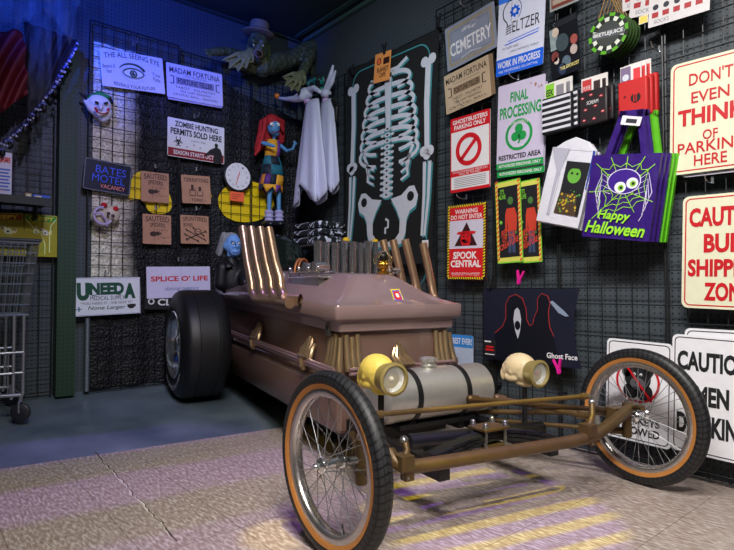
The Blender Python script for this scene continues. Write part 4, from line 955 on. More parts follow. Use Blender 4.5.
# chassis
def rail(sg):
    mb = MB(); p = [(sg * .27, .75, .20), (sg * .27, .45, .185), (sg * .27, .12, .18), (sg * .27, .05, .18)]
    for a, b in zip(p, p[1:]):
        a, b = Vector(a), Vector(b); mb.box((a + b) / 2, (.045, (b - a).length + .01, .06), DARK, rot=Matrix.Rotation(math.atan2((b - a).z, (b - a).y), 3, 'X'))
    mb.build('chassis_rail', car, origin=False)
for sg in (-1, 1): rail(sg)
mb = MB(); mb.tube([cy(408, 442, .10), cy(541, 428, .10)], .026, DARK, n=18); mb.build('cross_tube', car, origin=False)
mb = MB(); mb.tube([(-.26, .40, .175), (.26, .40, .175)], .014, DARK, n=10); mb.build('cross_tube', car, origin=False)
SC = cy(489, 431, .03)
LT = cy(432, 455, -.01) - SC; RT = cy(552, 436, .02) - SC
mb = MB()
for k, f_ in enumerate((1.0, .78, .56)):
    for V_ in (LT, RT):
        P_ = [SC + V_ * (f_ * t) + Vector((0, 0, V_.z * (-.35) * f_ * t * (1 - t) * 2 - .012 * k)) for t in (0, .25, .5, .75, 1)]
        for a, b in zip(P_, P_[1:]):
            mb.box((a + b) / 2, ((b - a).length + .006, .045, .010), M('24262A', .5, .5), rot=Matrix.Rotation(-math.atan2((b - a).z, abs((b - a).x)) * (1 if (b - a).x > 0 else -1), 3, 'Y'))
mb.build('leaf_spring', car, origin=False)
mb = MB(); mb.box(SC + Vector((0, 0, .014)), (.12, .085, .010), BRONZE); mb.box(SC + Vector((0, 0, -.045)), (.10, .07, .008), BRONZE)
spring_clamp = mb.build('spring_clamp', car, origin=False, bevel=.002)
for x in (-.045, .045):
    for y in (-.032, .032):
        b = MB(); o_ = SC + Vector((x, y, 0)); z_ = Vector((0, 0, 1)); b.cyl(o_ - z_ * .05, o_ + z_ * .028, .006, STEEL, 8); b.cyl(o_ + z_ * .019, o_ + z_ * .028, .011, STEEL, 6); b.ell(o_ + z_ * .032, .009, STEEL); b.build('clamp_bolt', spring_clamp, origin=False)

# ---- front axle group, steered 4 degrees
ST = R(-4); SM = Matrix.Rotation(ST, 4, 'Z'); S3 = lambda p: SM @ Vector(p)
WX = .685; WR = .275
def cyS(px, py, yl=0.0):    # ray meets the (steered) axle plane, result in car coordinates
    Ai = (CMW @ SM).inverted(); d = Ai.to_3x3() @ ray(px, py); o = Ai @ CAM; return SM @ (o + d * ((yl - o.y) / d.y))
ax = MB(); AXY = -.09
pl = [S3((-.600, .0, .285)), S3((-.575, -.02, .262)), cyS(394, 459, -.06), cyS(401, 466, AXY), cyS(412, 467.5, AXY), cyS(440, 462, AXY), cyS(500, 452, AXY), cyS(560, 443, AXY), cyS(588, 438, AXY), cyS(600, 432, AXY), cyS(618, 419, -.05), cyS(632, 406, -.0)]
pl = [cyS(389, 452, -.04), cyS(395, 462, -.07), cyS(404, 467, AXY), cyS(425, 465, AXY), cyS(500, 453, AXY), cyS(560, 443.5, AXY), cyS(588, 438, AXY), cyS(600, 432, AXY), cyS(618, 418, -.05), cyS(631, 407, -.01)]
ax.tube(pl, .0215, BRONZE, n=16); ax.build('front_axle', car, origin=False)
def bolt(mb, c, d, r=.011): mb.cyl(Vector(c) - Vector(d) * .008, Vector(c) + Vector(d) * .008, r, STEEL, 6); mb.ell(Vector(c) + Vector(d) * .010, r * .6, STEEL, n=8, m=6)
# perches and shackles
for (px, py, qx, qy, nm) in ((404, 440, 404, 462, 0), (592, 402, 588, 430, 1)):
    a = cyS(px, py, -.05); b = cyS(qx, qy, AXY); mb = MB(); mb.tube([a, (a + b) / 2 + Vector((.012, 0, 0)), b], .013, BRONZE, n=10, radii=[.012, .010, .015]); mb.ell(a, (.015, .013, .013), STEEL); mb.box(b, (.045, .046, .044), BRONZE)
    bolt(mb, a, (0, -1, 0) if False else (-.4, -.9, 0)); low = b + Vector((.01, 0, -.045)); mb.box(b + Vector((.012, 0, -.03)), (.03, .03, .05), BRONZE); bolt(mb, low, (-.4, -.9, 0), .013)
    mb.build('spring_perch', car, origin=False)
for (px, py, yl) in ((393, 412, .06),):
    pass
# steering rods
def rod(pa, pb, r, nm, mat=BRONZE, ends=True):
    mb = MB(); pa, pb = Vector(pa), Vector(pb); mb.tube([pa, pb], r, mat, n=10); d = (pb - pa).normalized()
    if ends:
        for p, s_ in ((pa, 1), (pb, -1)): mb.cyl(p, p + d * s_ * .035, r * 1.5, mat, 8); mb.ell(p, r * 1.5, STEEL if ends == 2 else mat, n=10, m=6)
    mb.build(nm, car, origin=False)
rod(cyS(372, 415, -.10), cyS(587, 396, -.10), .008, 'tie_rod', ends=2)
rod(cyS(470, 399, .06), cyS(603, 410, .04), .010, 'drag_link', M('4A3828', .4, .5))
rod(S3((-.60, .03, .29)), (-.30, .55, .22), .012, 'radius_rod'); rod(S3((.60, .03, .29)), (.30, .55, .22), .012, 'radius_rod')
rod(S3((-.585, .02, .22)), (-.30, .62, .18), .010, 'radius_rod'); rod(S3((.585, .02, .22)), (.30, .62, .18), .010, 'radius_rod')
rod(cyS(497, 384 + 14, .12), cyS(585, 416, .02), .010, 'shock_link', BRONZE)
for sg in (-1, 1):
    mb = MB(); T = lambda x, y, z: S3((sg * x, y, z))
    mb.cyl(T(.598, 0, .20), T(.598, 0, .335), .018, BRONZE, 14); mb.box(T(.56, .02, .29), (.07, .05, .055), BRONZE); mb.cyl(T(.598, 0, .275), T(.70, 0, .275), .012, STEEL, 12)
    mb.tube([T(.598, 0, .22), T(.58, .06, .21), T(.55, .12, .21)], .011, BRONZE, n=8); mb.tube([T(.598, 0, .31), T(.585, -.06, .33), T(.56, -.10, .335)], .010, BRONZE, n=8)
    bolt(mb, T(.598, 0, .34), (0, 0, 1)); mb.build('steering_knuckle', car, origin=False)
mb = MB(); p = cyS(367, 442 + 11, .02); mb.ell(p, .010, M('E02818', .3)); mb.cyl(p, p + Vector((.02, .03, 0)), .009, M('7A1810')); mb.build('red_reflector', car, origin=False)

# skull headlights
BONEM = M('D8C49A', 0.5, var=.15, scale=14, bump=.15); BONEY = M('E0C860', 0.5, var=.15, scale=14, bump=.15)
def headlight(px, py, y, mat, lbl):
    c = cy(px, py, y)
    mb = MB(); s = 1.0
    mb.ell((0, .045, .018), (.060, .078, .060), mat); mb.ell((0, .085, .005), (.050, .050, .048), mat); mb.ell((0, .01, -.004), (.050, .055, .048), mat)
    mb.ell((-.038, .06, -.028), (.016, .04, .018), mat); mb.ell((.038, .06, -.028), (.016, .04, .018), mat)
    mb.ell((0, .02, -.048), (.034, .045, .018), mat); mb.ell((-.03, .115, -.018), (.012, .016, .03), mat); mb.ell((.03, .115, -.018), (.012, .016, .03), mat)
    mb.ell((-.053, .05, .0), (.007, .012, .014), mat)
    mb.T = None
    sk_ = organic('skull_lamp', mb, .0045, car, 3); sk_.location = sk_.location + c
    # build the ring, lens and post below the same part
    mb = MB(); o = c + Vector((0, -.045, .0))
    mb.lathe([(.050, .03), (.054, .0), (.058, -.012), (.058, -.022), (.048, -.026), (.045, -.018), (.045, .0)], o, (0, 1, 0), M('9A8A52', .45, .3), 36); e1 = mb.build('lamp_ring', sk_, origin=False); e1.location = -sk_.location
    mb = MB(); mb.lathe([(.005, .032), (.02, .028), (.034, .014), (.045, -.010), (.0452, -.012), (.034, .0), (.02, .018), (.005, .026)], o, (0, 1, 0), M('D8DCDC', .28, .9, bump=.8, scale=60), 28); e1 = mb.build('lamp_reflector', sk_, origin=False); e1.location = -sk_.location
    mb = MB(); mb.ell(o + Vector((0, -.0, 0)), (.009, .012, .009), M('8A2018' if lbl else 'E8E0C0', .2)); e1 = mb.build('lamp_bulb', sk_, origin=False); e1.location = -sk_.location
    mb = MB(); mb.lathe([(.045, -.018), (.03, -.024), (.01, -.027)], o, (0, 1, 0), M('F4F4F0', .03, alpha=.12), 28); e1 = mb.build('lamp_lens', sk_, origin=False); e1.location = -sk_.location
    mb = MB(); mb.cyl((c.x, c.y + .02, .20), (c.x, c.y + .02, c.z - .04), .011, DARK, 12); mb.cyl((c.x, c.y + .02, c.z - .06), (c.x, c.y + .02, c.z - .045), .022, DARK, 12); e1 = mb.build('lamp_post', sk_, origin=False); e1.location = -sk_.location
    mb = MB(); mb.tube([(c.x, c.y + .02, .20), (math.copysign(.26, c.x), c.y + .02, .19)], .013, DARK, n=8); mb.build('lamp_bracket', car, origin=False)
headlight(384, 377, .22, BONEY, 0)
headlight(528, 372, .26, BONEM, 1)

# spoked front wheels
SPK = M('8E9092', .45, .7)
TREAD = M('141517', 0.6, var=.1); WALL_ = M('B87A3C', 0.55, var=.1); RIM = M('C8C4C0', 0.25, .9)
def mat_tread():
    m, nt, b = new_mat('block_tread'); L = nt.links.new; tc = nt.nodes.new('ShaderNodeTexCoord'); sep = nt.nodes.new('ShaderNodeSeparateXYZ'); L(tc.outputs['Object'], sep.inputs[0])
    at = nt.nodes.new('ShaderNodeMath'); at.operation = 'ARCTAN2'; L(sep.outputs[1], at.inputs[0]); L(sep.outputs[2], at.inputs[1])
    mu = nt.nodes.new('ShaderNodeMath'); mu.operation = 'MULTIPLY'; mu.inputs[1].default_value = 76 / math.tau; L(at.outputs[0], mu.inputs[0])
    ab = nt.nodes.new('ShaderNodeMath'); ab.operation = 'ABSOLUTE'; L(sep.outputs[0], ab.inputs[0])
    ad = nt.nodes.new('ShaderNodeMath'); ad.operation = 'MULTIPLY_ADD'; ad.inputs[1].default_value = 22; L(ab.outputs[0], ad.inputs[0]); L(mu.outputs[0], ad.inputs[2])
    pp = nt.nodes.new('ShaderNodeMath'); pp.operation = 'PINGPONG'; pp.inputs[1].default_value = .5; L(ad.outputs[0], pp.inputs[0])
    x3 = nt.nodes.new('ShaderNodeMath'); x3.operation = 'PINGPONG'; x3.inputs[1].default_value = .006; L(sep.outputs[0], x3.inputs[0])
    g1 = nt.nodes.new('ShaderNodeMath'); g1.operation = 'GREATER_THAN'; g1.inputs[1].default_value = .14; L(pp.outputs[0], g1.inputs[0])
    g2 = nt.nodes.new('ShaderNodeMath'); g2.operation = 'GREATER_THAN'; g2.inputs[1].default_value = .0009; L(x3.outputs[0], g2.inputs[0])
    mi = nt.nodes.new('ShaderNodeMath'); mi.operation = 'MINIMUM'; L(g1.outputs[0], mi.inputs[0]); L(g2.outputs[0], mi.inputs[1])
    bp = nt.nodes.new('ShaderNodeBump'); bp.inputs['Strength'].default_value = 1.0; bp.inputs['Distance'].default_value = .004; L(mi.outputs[0], bp.inputs['Height']); L(bp.outputs[0], b.inputs['Normal'])
    mx = nt.nodes.new('ShaderNodeMix'); mx.data_type = 'RGBA'; L(mi.outputs[0], mx.inputs['Factor']); mx.inputs['A'].default_value = (*hx('050506'), 1); mx.inputs['B'].default_value = (*hx('26272A'), 1); L(mx.outputs['Result'], b.inputs['Base Color'])
    b.inputs['Roughness'].default_value = .5; return m
TREADM = mat_tread()
def wheel(sg):
    c = S3((sg * WX - .012, 0, WR)); Wm = Matrix.Translation(c) @ SM
    w_ = bpy.data.objects.new('front_wheel', None); COL.objects.link(w_); w_.parent = car; w_.location = c; w_.rotation_euler = (0, 0, R(6 if sg < 0 else 1.5)); w_.empty_display_size = .05
    def lat(prof, mat, nm, n=72):
        mb = MB(); mb.v = []
        vs_ = []; fs = []; N = len(prof)
        for k in range(n):
            a = k * math.tau / n
            for x, r in prof: vs_.append((x, r * math.sin(a), r * math.cos(a)))
        for k in range(n):
            for i in range(N): fs.append((k * N + i, k * N + (i + 1) % N, ((k + 1) % n) * N + (i + 1) % N, ((k + 1) % n) * N + i))
        mb.add(vs_, fs, mat); o = mb.build(nm, w_, origin=False, smooth=50); return o
    tc_, tr2 = WR - .027, .027
    tp = [(tr2 * math.cos(R(a)), tc_ + tr2 * math.sin(R(a))) for a in range(-58, 239, 12)]
    out = [p for p in tp if p[1] > tc_ - .013] ; out += [(-.021, tc_ - .014), (0, tc_ - .016), (.021, tc_ - .014)]
    lat(tp[4:-4][::1] + [(-.020, tc_ - .004), (.020, tc_ - .004)] if False else out, TREADM, 'tire')
    lat([(.0262, tc_ - .011), (.0245, tc_ - .018), (.0215, tc_ - .026), (.016, tc_ - .026), (-.016, tc_ - .026), (-.0215, tc_ - .026), (-.0245, tc_ - .018), (-.0262, tc_ - .011), (-.02, tc_ - .012), (.02, tc_ - .012)], WALL_, 'tan_sidewall')
    rr0 = tc_ - .022; lat([(.0175, rr0), (.0205, rr0 - .003), (.0195, rr0 - .022), (.012, rr0 - .030), (-.012, rr0 - .030), (-.0195, rr0 - .022), (-.0205, rr0 - .003), (-.0175, rr0)], RIM, 'rim')
    mb = MB(); mb.lathe([(.008, -.062), (.011, -.058), (.011, -.045), (.022, -.040), (.024, -.036), (.022, -.032), (.014, -.028), (.013, .028), (.022, .032), (.024, .036), (.022, .040), (.011, .045), (.011, .058), (.008, .062)], (0, 0, 0), (1, 0, 0), CHROME, 24); mb.build('hub', w_, origin=False)
    rs = rr0 - .028
    for k in range(36):
        a = k * math.tau / 36; side = 1 if k % 2 else -1; a2 = a + (1 if (k // 2) % 2 else -1) * R(42)
        mb = MB(); mb.tube([(side * .036, .022 * math.sin(a2), .022 * math.cos(a2)), (side * .004, rs * math.sin(a), rs * math.cos(a))], .0013, SPK, n=5); mb.build('spoke', w_, origin=False)
    mb = MB(); a = R(200); mb.cyl((0, (rs) * math.sin(a), rs * math.cos(a)), (0, (rs - .03) * math.sin(a), (rs - .03) * math.cos(a)), .003, DARK, 8); mb.build('valve', w_, origin=False)
for sg in (-1, 1): wheel(sg)

# rear slicks
def slick(sg, xc, hw_, nm='rear_wheel'):
    RR = .352; y = 2.28; wc = CMW @ Vector((xc, y, 0)); gz = floor_z(wc.x, wc.y) + .004
    w_ = bpy.data.objects.new(nm, None); COL.objects.link(w_); w_.parent = car; w_.location = (xc, y, gz + RR); w_.empty_display_size = .05
    def lat(prof, mat, n_, n=72, closed=True):
        vs_ = []; fs = []; N = len(prof)
        for k in range(n):
            a = k * math.tau / n
            for x, r in prof: vs_.append((sg * x, r * math.sin(a), r * math.cos(a)))
        for k in range(n):
            for i in range(N if closed else N - 1): fs.append((k * N + i, k * N + (i + 1) % N, ((k + 1) % n) * N + (i + 1) % N, ((k + 1) % n) * N + i))
        mb = MB(); mb.add(vs_, fs, mat); return mb.build(n_, w_, origin=False, smooth=40)
    h = hw_
    lat([(-h, .22), (-h - .005, .25), (-h + .004, .30), (-h + .022, .335), (-h + .045, .349), (-h * .4, RR), (-h * .39, RR - .003), (-h * .37, RR - .003), (-h * .36, RR), (h * .36, RR), (h * .37, RR - .003), (h * .39, RR - .003), (h * .4, RR), (h - .045, .349), (h - .022, .335), (h - .004, .30), (h + .005, .25), (h, .22), (h - .02, .19), (-h + .02, .19)], M('0D0E11', .5, var=.06), 'tire')
    lat([(h - .004, .222), (h + .004, .212), (h - .006, .20), (h - .03, .185), (h - .06, .17), (-h + .02, .17), (-h + .02, .19), (h - .02, .19)], CHROME, 'rim')
    mb = MB(); mb.lathe([(.168, -.01), (.16, .004), (.10, -.008), (.06, .004), (.055, .03), (.04, .045), (.01, .05)], (sg * (h - .06), 0, 0), (sg, 0, 0), CHROME, 40); mb.build('wheel_disc', w_, origin=False)
    for k in range(5):
        a = k * math.tau / 5; mb = MB(); mb.cyl((sg * (h - .07), .045 * math.sin(a), .045 * math.cos(a)), (sg * (h - .045), .045 * math.sin(a), .045 * math.cos(a)), .008, STEEL, 6); mb.build('lug_nut', w_, origin=False)
    if sg < 0:
        mb = MB(); vs_t, fs_t = text_mesh('M&H RACEMASTER', .02)
        out = []
        for x, yv in vs_t:
            a = R(235 - 95 * x) + 0; r = .262 + .03 * yv; out.append((sg * (h + .0045), r * math.sin(a), r * math.cos(a)))
        mb.add(out, fs_t, M('C8C8CC', .6)); mb.build('sidewall_lettering', w_, origin=False, smooth=0)
    return w_
slick(-1, -.55, .15); slick(1, .43, .08)
mb = MB(); zc = .352 + .085; mb.tube([(-.45, 2.28, zc + .01), (.37, 2.28, zc + .01)], .03, DARK, n=14); mb.build('rear_axle', car, origin=False)

# ================================================================== figures
def stick(mb, pts, mat, n=12):     # capsule chain: [(point, radius), ...]
    P = [Vector(p) for p, _ in pts]; rad = [r for _, r in pts]
    mb.tube(P, 0, mat, n=n, radii=rad)
    for p, r in zip(P, rad): mb.ell(p, r, mat, n=n, m=8)
def Lp(px, py, off): return onL(px, py, off)

# --- green fish-man figure sprawled over the top of the grid
c0 = Lp(262, 72, .17); k_ = mpp(c0)
fish = empty('fish_man_figure', c0, 'green scaly fish-man figure in a brown hat, sprawled over the top of the grid', 'figure')
SCALE = M('4C5238', 0.38, var=.75, scale=42, bump=1.0, bscale=70); FIN = M('7E7C56', 0.5, var=.3, scale=25, bump=.5)
rel = lambda px, py, off: Lp(px, py, off) - c0
mb = MB()
mb.ell(rel(258, 47, .20), (11 * k_, 10 * k_, 13 * k_), SCALE); mb.ell(rel(258, 39, .21), (9 * k_, 8 * k_, 6 * k_), SCALE)
stick(mb, [(rel(258, 44, .25), 6.5 * k_), (rel(258, 58, .25), 5 * k_)], SCALE)                       # muzzle
stick(mb, [(rel(258, 55, .18), 8 * k_), (rel(262, 66, .15), 11 * k_), (rel(280, 62, .14), 10 * k_)], SCALE)   # neck and chest
stick(mb, [(rel(240, 64, .12), 6 * k_), (rel(262, 68, .13), 8.5 * k_), (rel(285, 62, .13), 9 * k_), (rel(296, 58, .13), 8 * k_)], SCALE)
stick(mb, [(rel(290, 60, .13), 8.5 * k_), (rel(303, 50, .13), 7.0 * k_), (rel(314, 45.5, .15), 6.8 * k_)], SCALE)  # far upper arm
stick(mb, [(rel(314, 46, .15), 6.6 * k_), (rel(309, 58, .22), 6.0 * k_), (rel(302, 74, .26), 5 * k_)], SCALE)      # forearm
stick(mb, [(rel(246, 62, .12), 6 * k_), (rel(238, 55, .16), 5.0 * k_), (rel(225, 51, .20), 4.2 * k_), (rel(212, 52, .24), 3.6 * k_)], SCALE)  # near arm
for (ex, ey) in ((253.5, 42), (263, 43)): mb.ell(rel(ex, ey - 1, .29), (4.4 * k_, 3.6 * k_, 2.0 * k_), SCALE)
organic('body', mb, .011, fish, 3, disp=.018, dscale=.035)
o = MB(); 
for (ex, ey) in ((253.5, 44), (263, 44.6)): o.ell(rel(ex, ey + 1, .302), 1.2 * k_, M('B8A880', .2))
o.build('eye', fish, origin=False)
o = MB(); o.ell(rel(258.5, 53.5, .31), (5.2 * k_, 1.8 * k_, 4.2 * k_), M('8C6A60', .4)); o.ell(rel(258.5, 53.6, .325), (3.6 * k_, 1.6 * k_, 2.6 * k_), M('1C0C0C', .4)); o.build('open_mouth', fish, origin=False)
o = MB()
for sg in (-1, 1):
    o = MB()
    for i in range(4): o.ell(rel(258 + sg * 10.5, 47 + i * 4, .19), (1.8 * k_, 3 * k_, 3.0 * k_), SCALE)
    o.build('gill', fish, origin=False)
hat = MB(); hb = rel(258.5, 35, .21); HAT = M('7E6E5C', .8, bump=.2); HD = Vector((.05, -.12, 1)).normalized()
hat.lathe([(.01, -.02 * 0), (13.5 * k_, .0), (15.8 * k_, .006), (15.8 * k_, .012), (10 * k_, .016), (9.8 * k_, .03), (9.4 * k_, .085), (8.4 * k_, .098), (5 * k_, .092), (.01, .090)], hb, HD, HAT, 36)
hat = hat.build('hat', fish, origin=False); hm = MB(); hm.lathe([(10.1 * k_, .016), (10.15 * k_, .018), (10.0 * k_, .036), (9.8 * k_, .037)], hb, HD, M('4E4238', .8), 36); hm.build('hat_band', hat, origin=False)
def webbed(nm, wrist, tips, off0, rot_side=0):
    mb = MB(); w0 = rel(*wrist, off0)
    T_ = [rel(a, b, o_) for a, b, o_ in tips]
    stick(mb, [(w0, 4.4 * k_), (w0 * .6 + sum(T_, Vector()) / len(T_) * .4, 4.6 * k_)], FIN)
    for t_ in T_:
        m1 = w0 * .45 + t_ * .55 + Vector((0, -.02, .012)); stick(mb, [(w0, 2.6 * k_), (m1, 2.0 * k_), (t_, 1.1 * k_)], FIN, 8)
    h_ = organic(nm, mb, .007, fish, 2)
    wb = MB()
    for a, b in zip(T_, T_[1:]):
        m = (a + b) / 2 * .86 + w0 * .14; wb.add([w0, a, m, b, w0 + Vector((0, .006, 0)), a + Vector((0, .006, 0)), m + Vector((0, .006, 0)), b + Vector((0, .006, 0))], [(0, 1, 2), (0, 2, 3), (6, 5, 4), (7, 6, 4), (1, 5, 6, 2), (2, 6, 7, 3), (0, 4, 5, 1), (3, 7, 4, 0)], FIN)
    w_ = wb.build('web', h_, origin=False); w_.location = -h_.location
webbed('hand', (250, 52), [(223, 60, .26), (229, 68, .27), (238, 71, .28), (246, 68, .28), (253, 62, .27)], .24)
webbed('hand', (302, 74), [(283, 77, .29), (285, 86, .30), (291, 91, .31), (298, 92, .31), (305, 84, .30)], .27)
mb = MB(); w0 = rel(212, 52, .24)
stick(mb, [(rel(222, 52, .22), 3.8 * k_), (w0, 3 * k_)], SCALE)
for t_ in ((206, 52, .27), (207, 55, .27), (210, 57, .27), (205, 49.5, .25)): stick(mb, [(w0, 2.2 * k_), (rel(*t_), 1.2 * k_)], FIN, 8)
organic('hand', mb, .007, fish, 2)
mb = MB(); a, b, c = rel(319, 50, .13), rel(321, 60, .12), rel(311, 74, .16)
mb.add([rel(315, 46, .13), a, b, c, rel(311, 62, .2)] + [p + Vector((.012, .012, 0)) for p in (rel(315, 46, .13), a, b, c, rel(311, 62, .2))], [(0, 1, 2, 3, 4), (9, 8, 7, 6, 5)] + [(i, i + 5, (i + 1) % 5 + 5, (i + 1) % 5) for i in range(5)], FIN); mb.build('arm_fin', fish, origin=False)

# --- rag doll with red hair
OD = .16; c0 = Lp(270, 226, OD); k_ = mpp(c0); r2 = lambda px, py, off=OD: Lp(px, py, off) - c0
doll = empty('rag_doll', c0, 'blue-skinned rag doll with long red hair and a patchwork dress, hanging by the clock', 'doll')
SKIN = M('5490C0', 0.5)
mb = MB()
mb.ell(r2(273.5, 127, OD + .02), (6.6 * k_, 6.4 * k_, 8.6 * k_), SKIN); mb.ell(r2(275, 133, OD + .02), (4.6 * k_, 4.6 * k_, 4 * k_), SKIN)
stick(mb, [(r2(274, 134), 1.7 * k_), (r2(274, 143), 1.9 * k_)], SKIN)
stick(mb, [(r2(270, 144), 3 * k_), (r2(277, 144), 3 * k_)], SKIN); stick(mb, [(r2(273, 146), 4 * k_), (r2(272, 188), 4.4 * k_)], SKIN)
stick(mb, [(r2(267, 144), 2.4 * k_), (r2(263, 143, OD + .05), 2.2 * k_), (r2(274, 146, OD + .12), 1.8 * k_)], SKIN)
stick(mb, [(r2(281, 146), 2.3 * k_), (r2(287, 151, OD + .04), 2.0 * k_), (r2(293, 149, OD + .09), 1.6 * k_), (r2(295, 143, OD + .1), 1.6 * k_)], SKIN)
for t_ in ((293, 140.5), (295, 140), (297, 141.5), (298, 144)): stick(mb, [(r2(295, 144, OD + .1), 1.0 * k_), (r2(*t_, OD + .11), .6 * k_)], SKIN, 8)
stick(mb, [(r2(269.5, 186), 2.8 * k_), (r2(269, 216), 2.0 * k_)], SKIN); stick(mb, [(r2(278.5, 188), 2.8 * k_), (r2(279, 216), 2.0 * k_)], SKIN)
organic('body', mb, .008, doll, 3)
mb = MB(); HR = M('B01C24', .7, var=.25, scale=60, bump=.6)
mb.ell(r2(272, 122.5, OD + .0), (9 * k_, 8 * k_, 8.5 * k_), HR)
for i in range(9):
    t = i / 8; x = 262 + 20 * t; stick(mb, [(r2(x, 122, OD - .02), 3.2 * k_), (r2(x - 2 * (1 - t), 135, OD - .045), 3.2 * k_), (r2(x - 6 * (1 - t) , 150 - 8 * t, OD - .045), 2.4 * k_)], HR, 8)
stick(mb, [(r2(265, 120, OD + .03), 3 * k_), (r2(264, 130, OD + .03), 2.2 * k_), (r2(258, 150, OD), 2.6 * k_), (r2(255, 155, OD), 1.5 * k_)], HR, 8); stick(mb, [(r2(280, 120, OD + .03), 2.4 * k_), (r2(283, 131, OD + .02), 1.8 * k_)], HR, 8)
organic('hair', mb, .009, doll, 2)
mb = MB()
for ex, ey in ((272, 124.3), (278, 124.6)): mb.ell(r2(ex, ey, OD + .062), (2.2 * k_, 1.3 * k_, 2.0 * k_), M('EEF0F2', .3))
fc = mb.build('eyes', doll, origin=False); mb = MB()
for ex, ey in ((272.4, 124.5), (278, 124.8)): mb.ell(r2(ex, ey, OD + .072), .5 * k_, INK)
mb.build('pupil', fc, origin=False)
mb = MB(); mb.tube([r2(271.5, 131.5, OD + .062), r2(275.5, 132.8, OD + .068), r2(279, 131, OD + .06)], .5 * k_, M('7A1C20', .5), n=6); mb.build('mouth', doll, origin=False)
# patchwork dress: skirt flares, patches by face
PCOL = [M('E8A82A', .7), M('1E6A78', .7), M('5C2E7A', .7), M('16202E', .7), M('C07820', .7), M('7A3A92', .7)]
mb = MB(); NU = 24; rows = [(140.5, 6.6, 273.5), (149, 8.0, 273), (157, 8.0, 272), (166, 10.5, 272.5), (176, 12, 272.5), (186, 13, 271), (192, 13, 271)]
vs_ = []
for j, (yy, rx, cx_) in enumerate(rows):
    cc_ = r2(cx_, yy)
    for i in range(NU):
        a = i * math.tau / NU; rz = (3.0 * (i % 3) - 2) * k_ if j == len(rows) - 1 else 0
        vs_.append(cc_ + Vector((rx * k_ * math.cos(a), rx * k_ * .72 * math.sin(a), rz)))
patch_old = lambda i, j: [0, 0, 1, 1, 3, 4][j] if (i // 3 + j) % 3 == 0 else ([5, 0, 1, 3, 2, 5][j] if (i // 3 + j) % 3 == 1 else [0, 5, 3, 1, 4, 0][j])
def patch(i, j):
    if j < 2: return 0 if 9 <= i < 19 else 5
    if j < 4: return (1, 1, 3, 1)[(i // 4 + j) % 4]
    return (0, 5, 4, 2, 3, 0)[(i // 2 + j * 2) % 6]
for q, m_ in enumerate(PCOL):
    fs = [(j * NU + i, j * NU + (i + 1) % NU, (j + 1) * NU + (i + 1) % NU, (j + 1) * NU + i) for j in range(len(rows) - 1) for i in range(NU) if patch(i, j) == q]
    if fs: mb.add(vs_, fs, m_)
mb.build('dress', doll, origin=False, smooth=60, solid=.003)
for x in (269, 279):
    mb = MB(); mb.lathe([(3.4 * k_, -.005), (4.9 * k_, .0), (4.0 * k_, .02), (5.0 * k_, .03), (4.0 * k_, .05), (4.9 * k_, .07), (3.4 * k_, .085)], r2(x, 221), (0, 0, 1), M('A8A4CC', .8), 16); mb.build('sock', doll, origin=False)
    mb = MB(); mb.ell(r2(x - 1, 224.5, OD + .03), (5.4 * k_, 9 * k_, 3.8 * k_), M('14161E', .35)); mb.build('shoe', doll, origin=False)

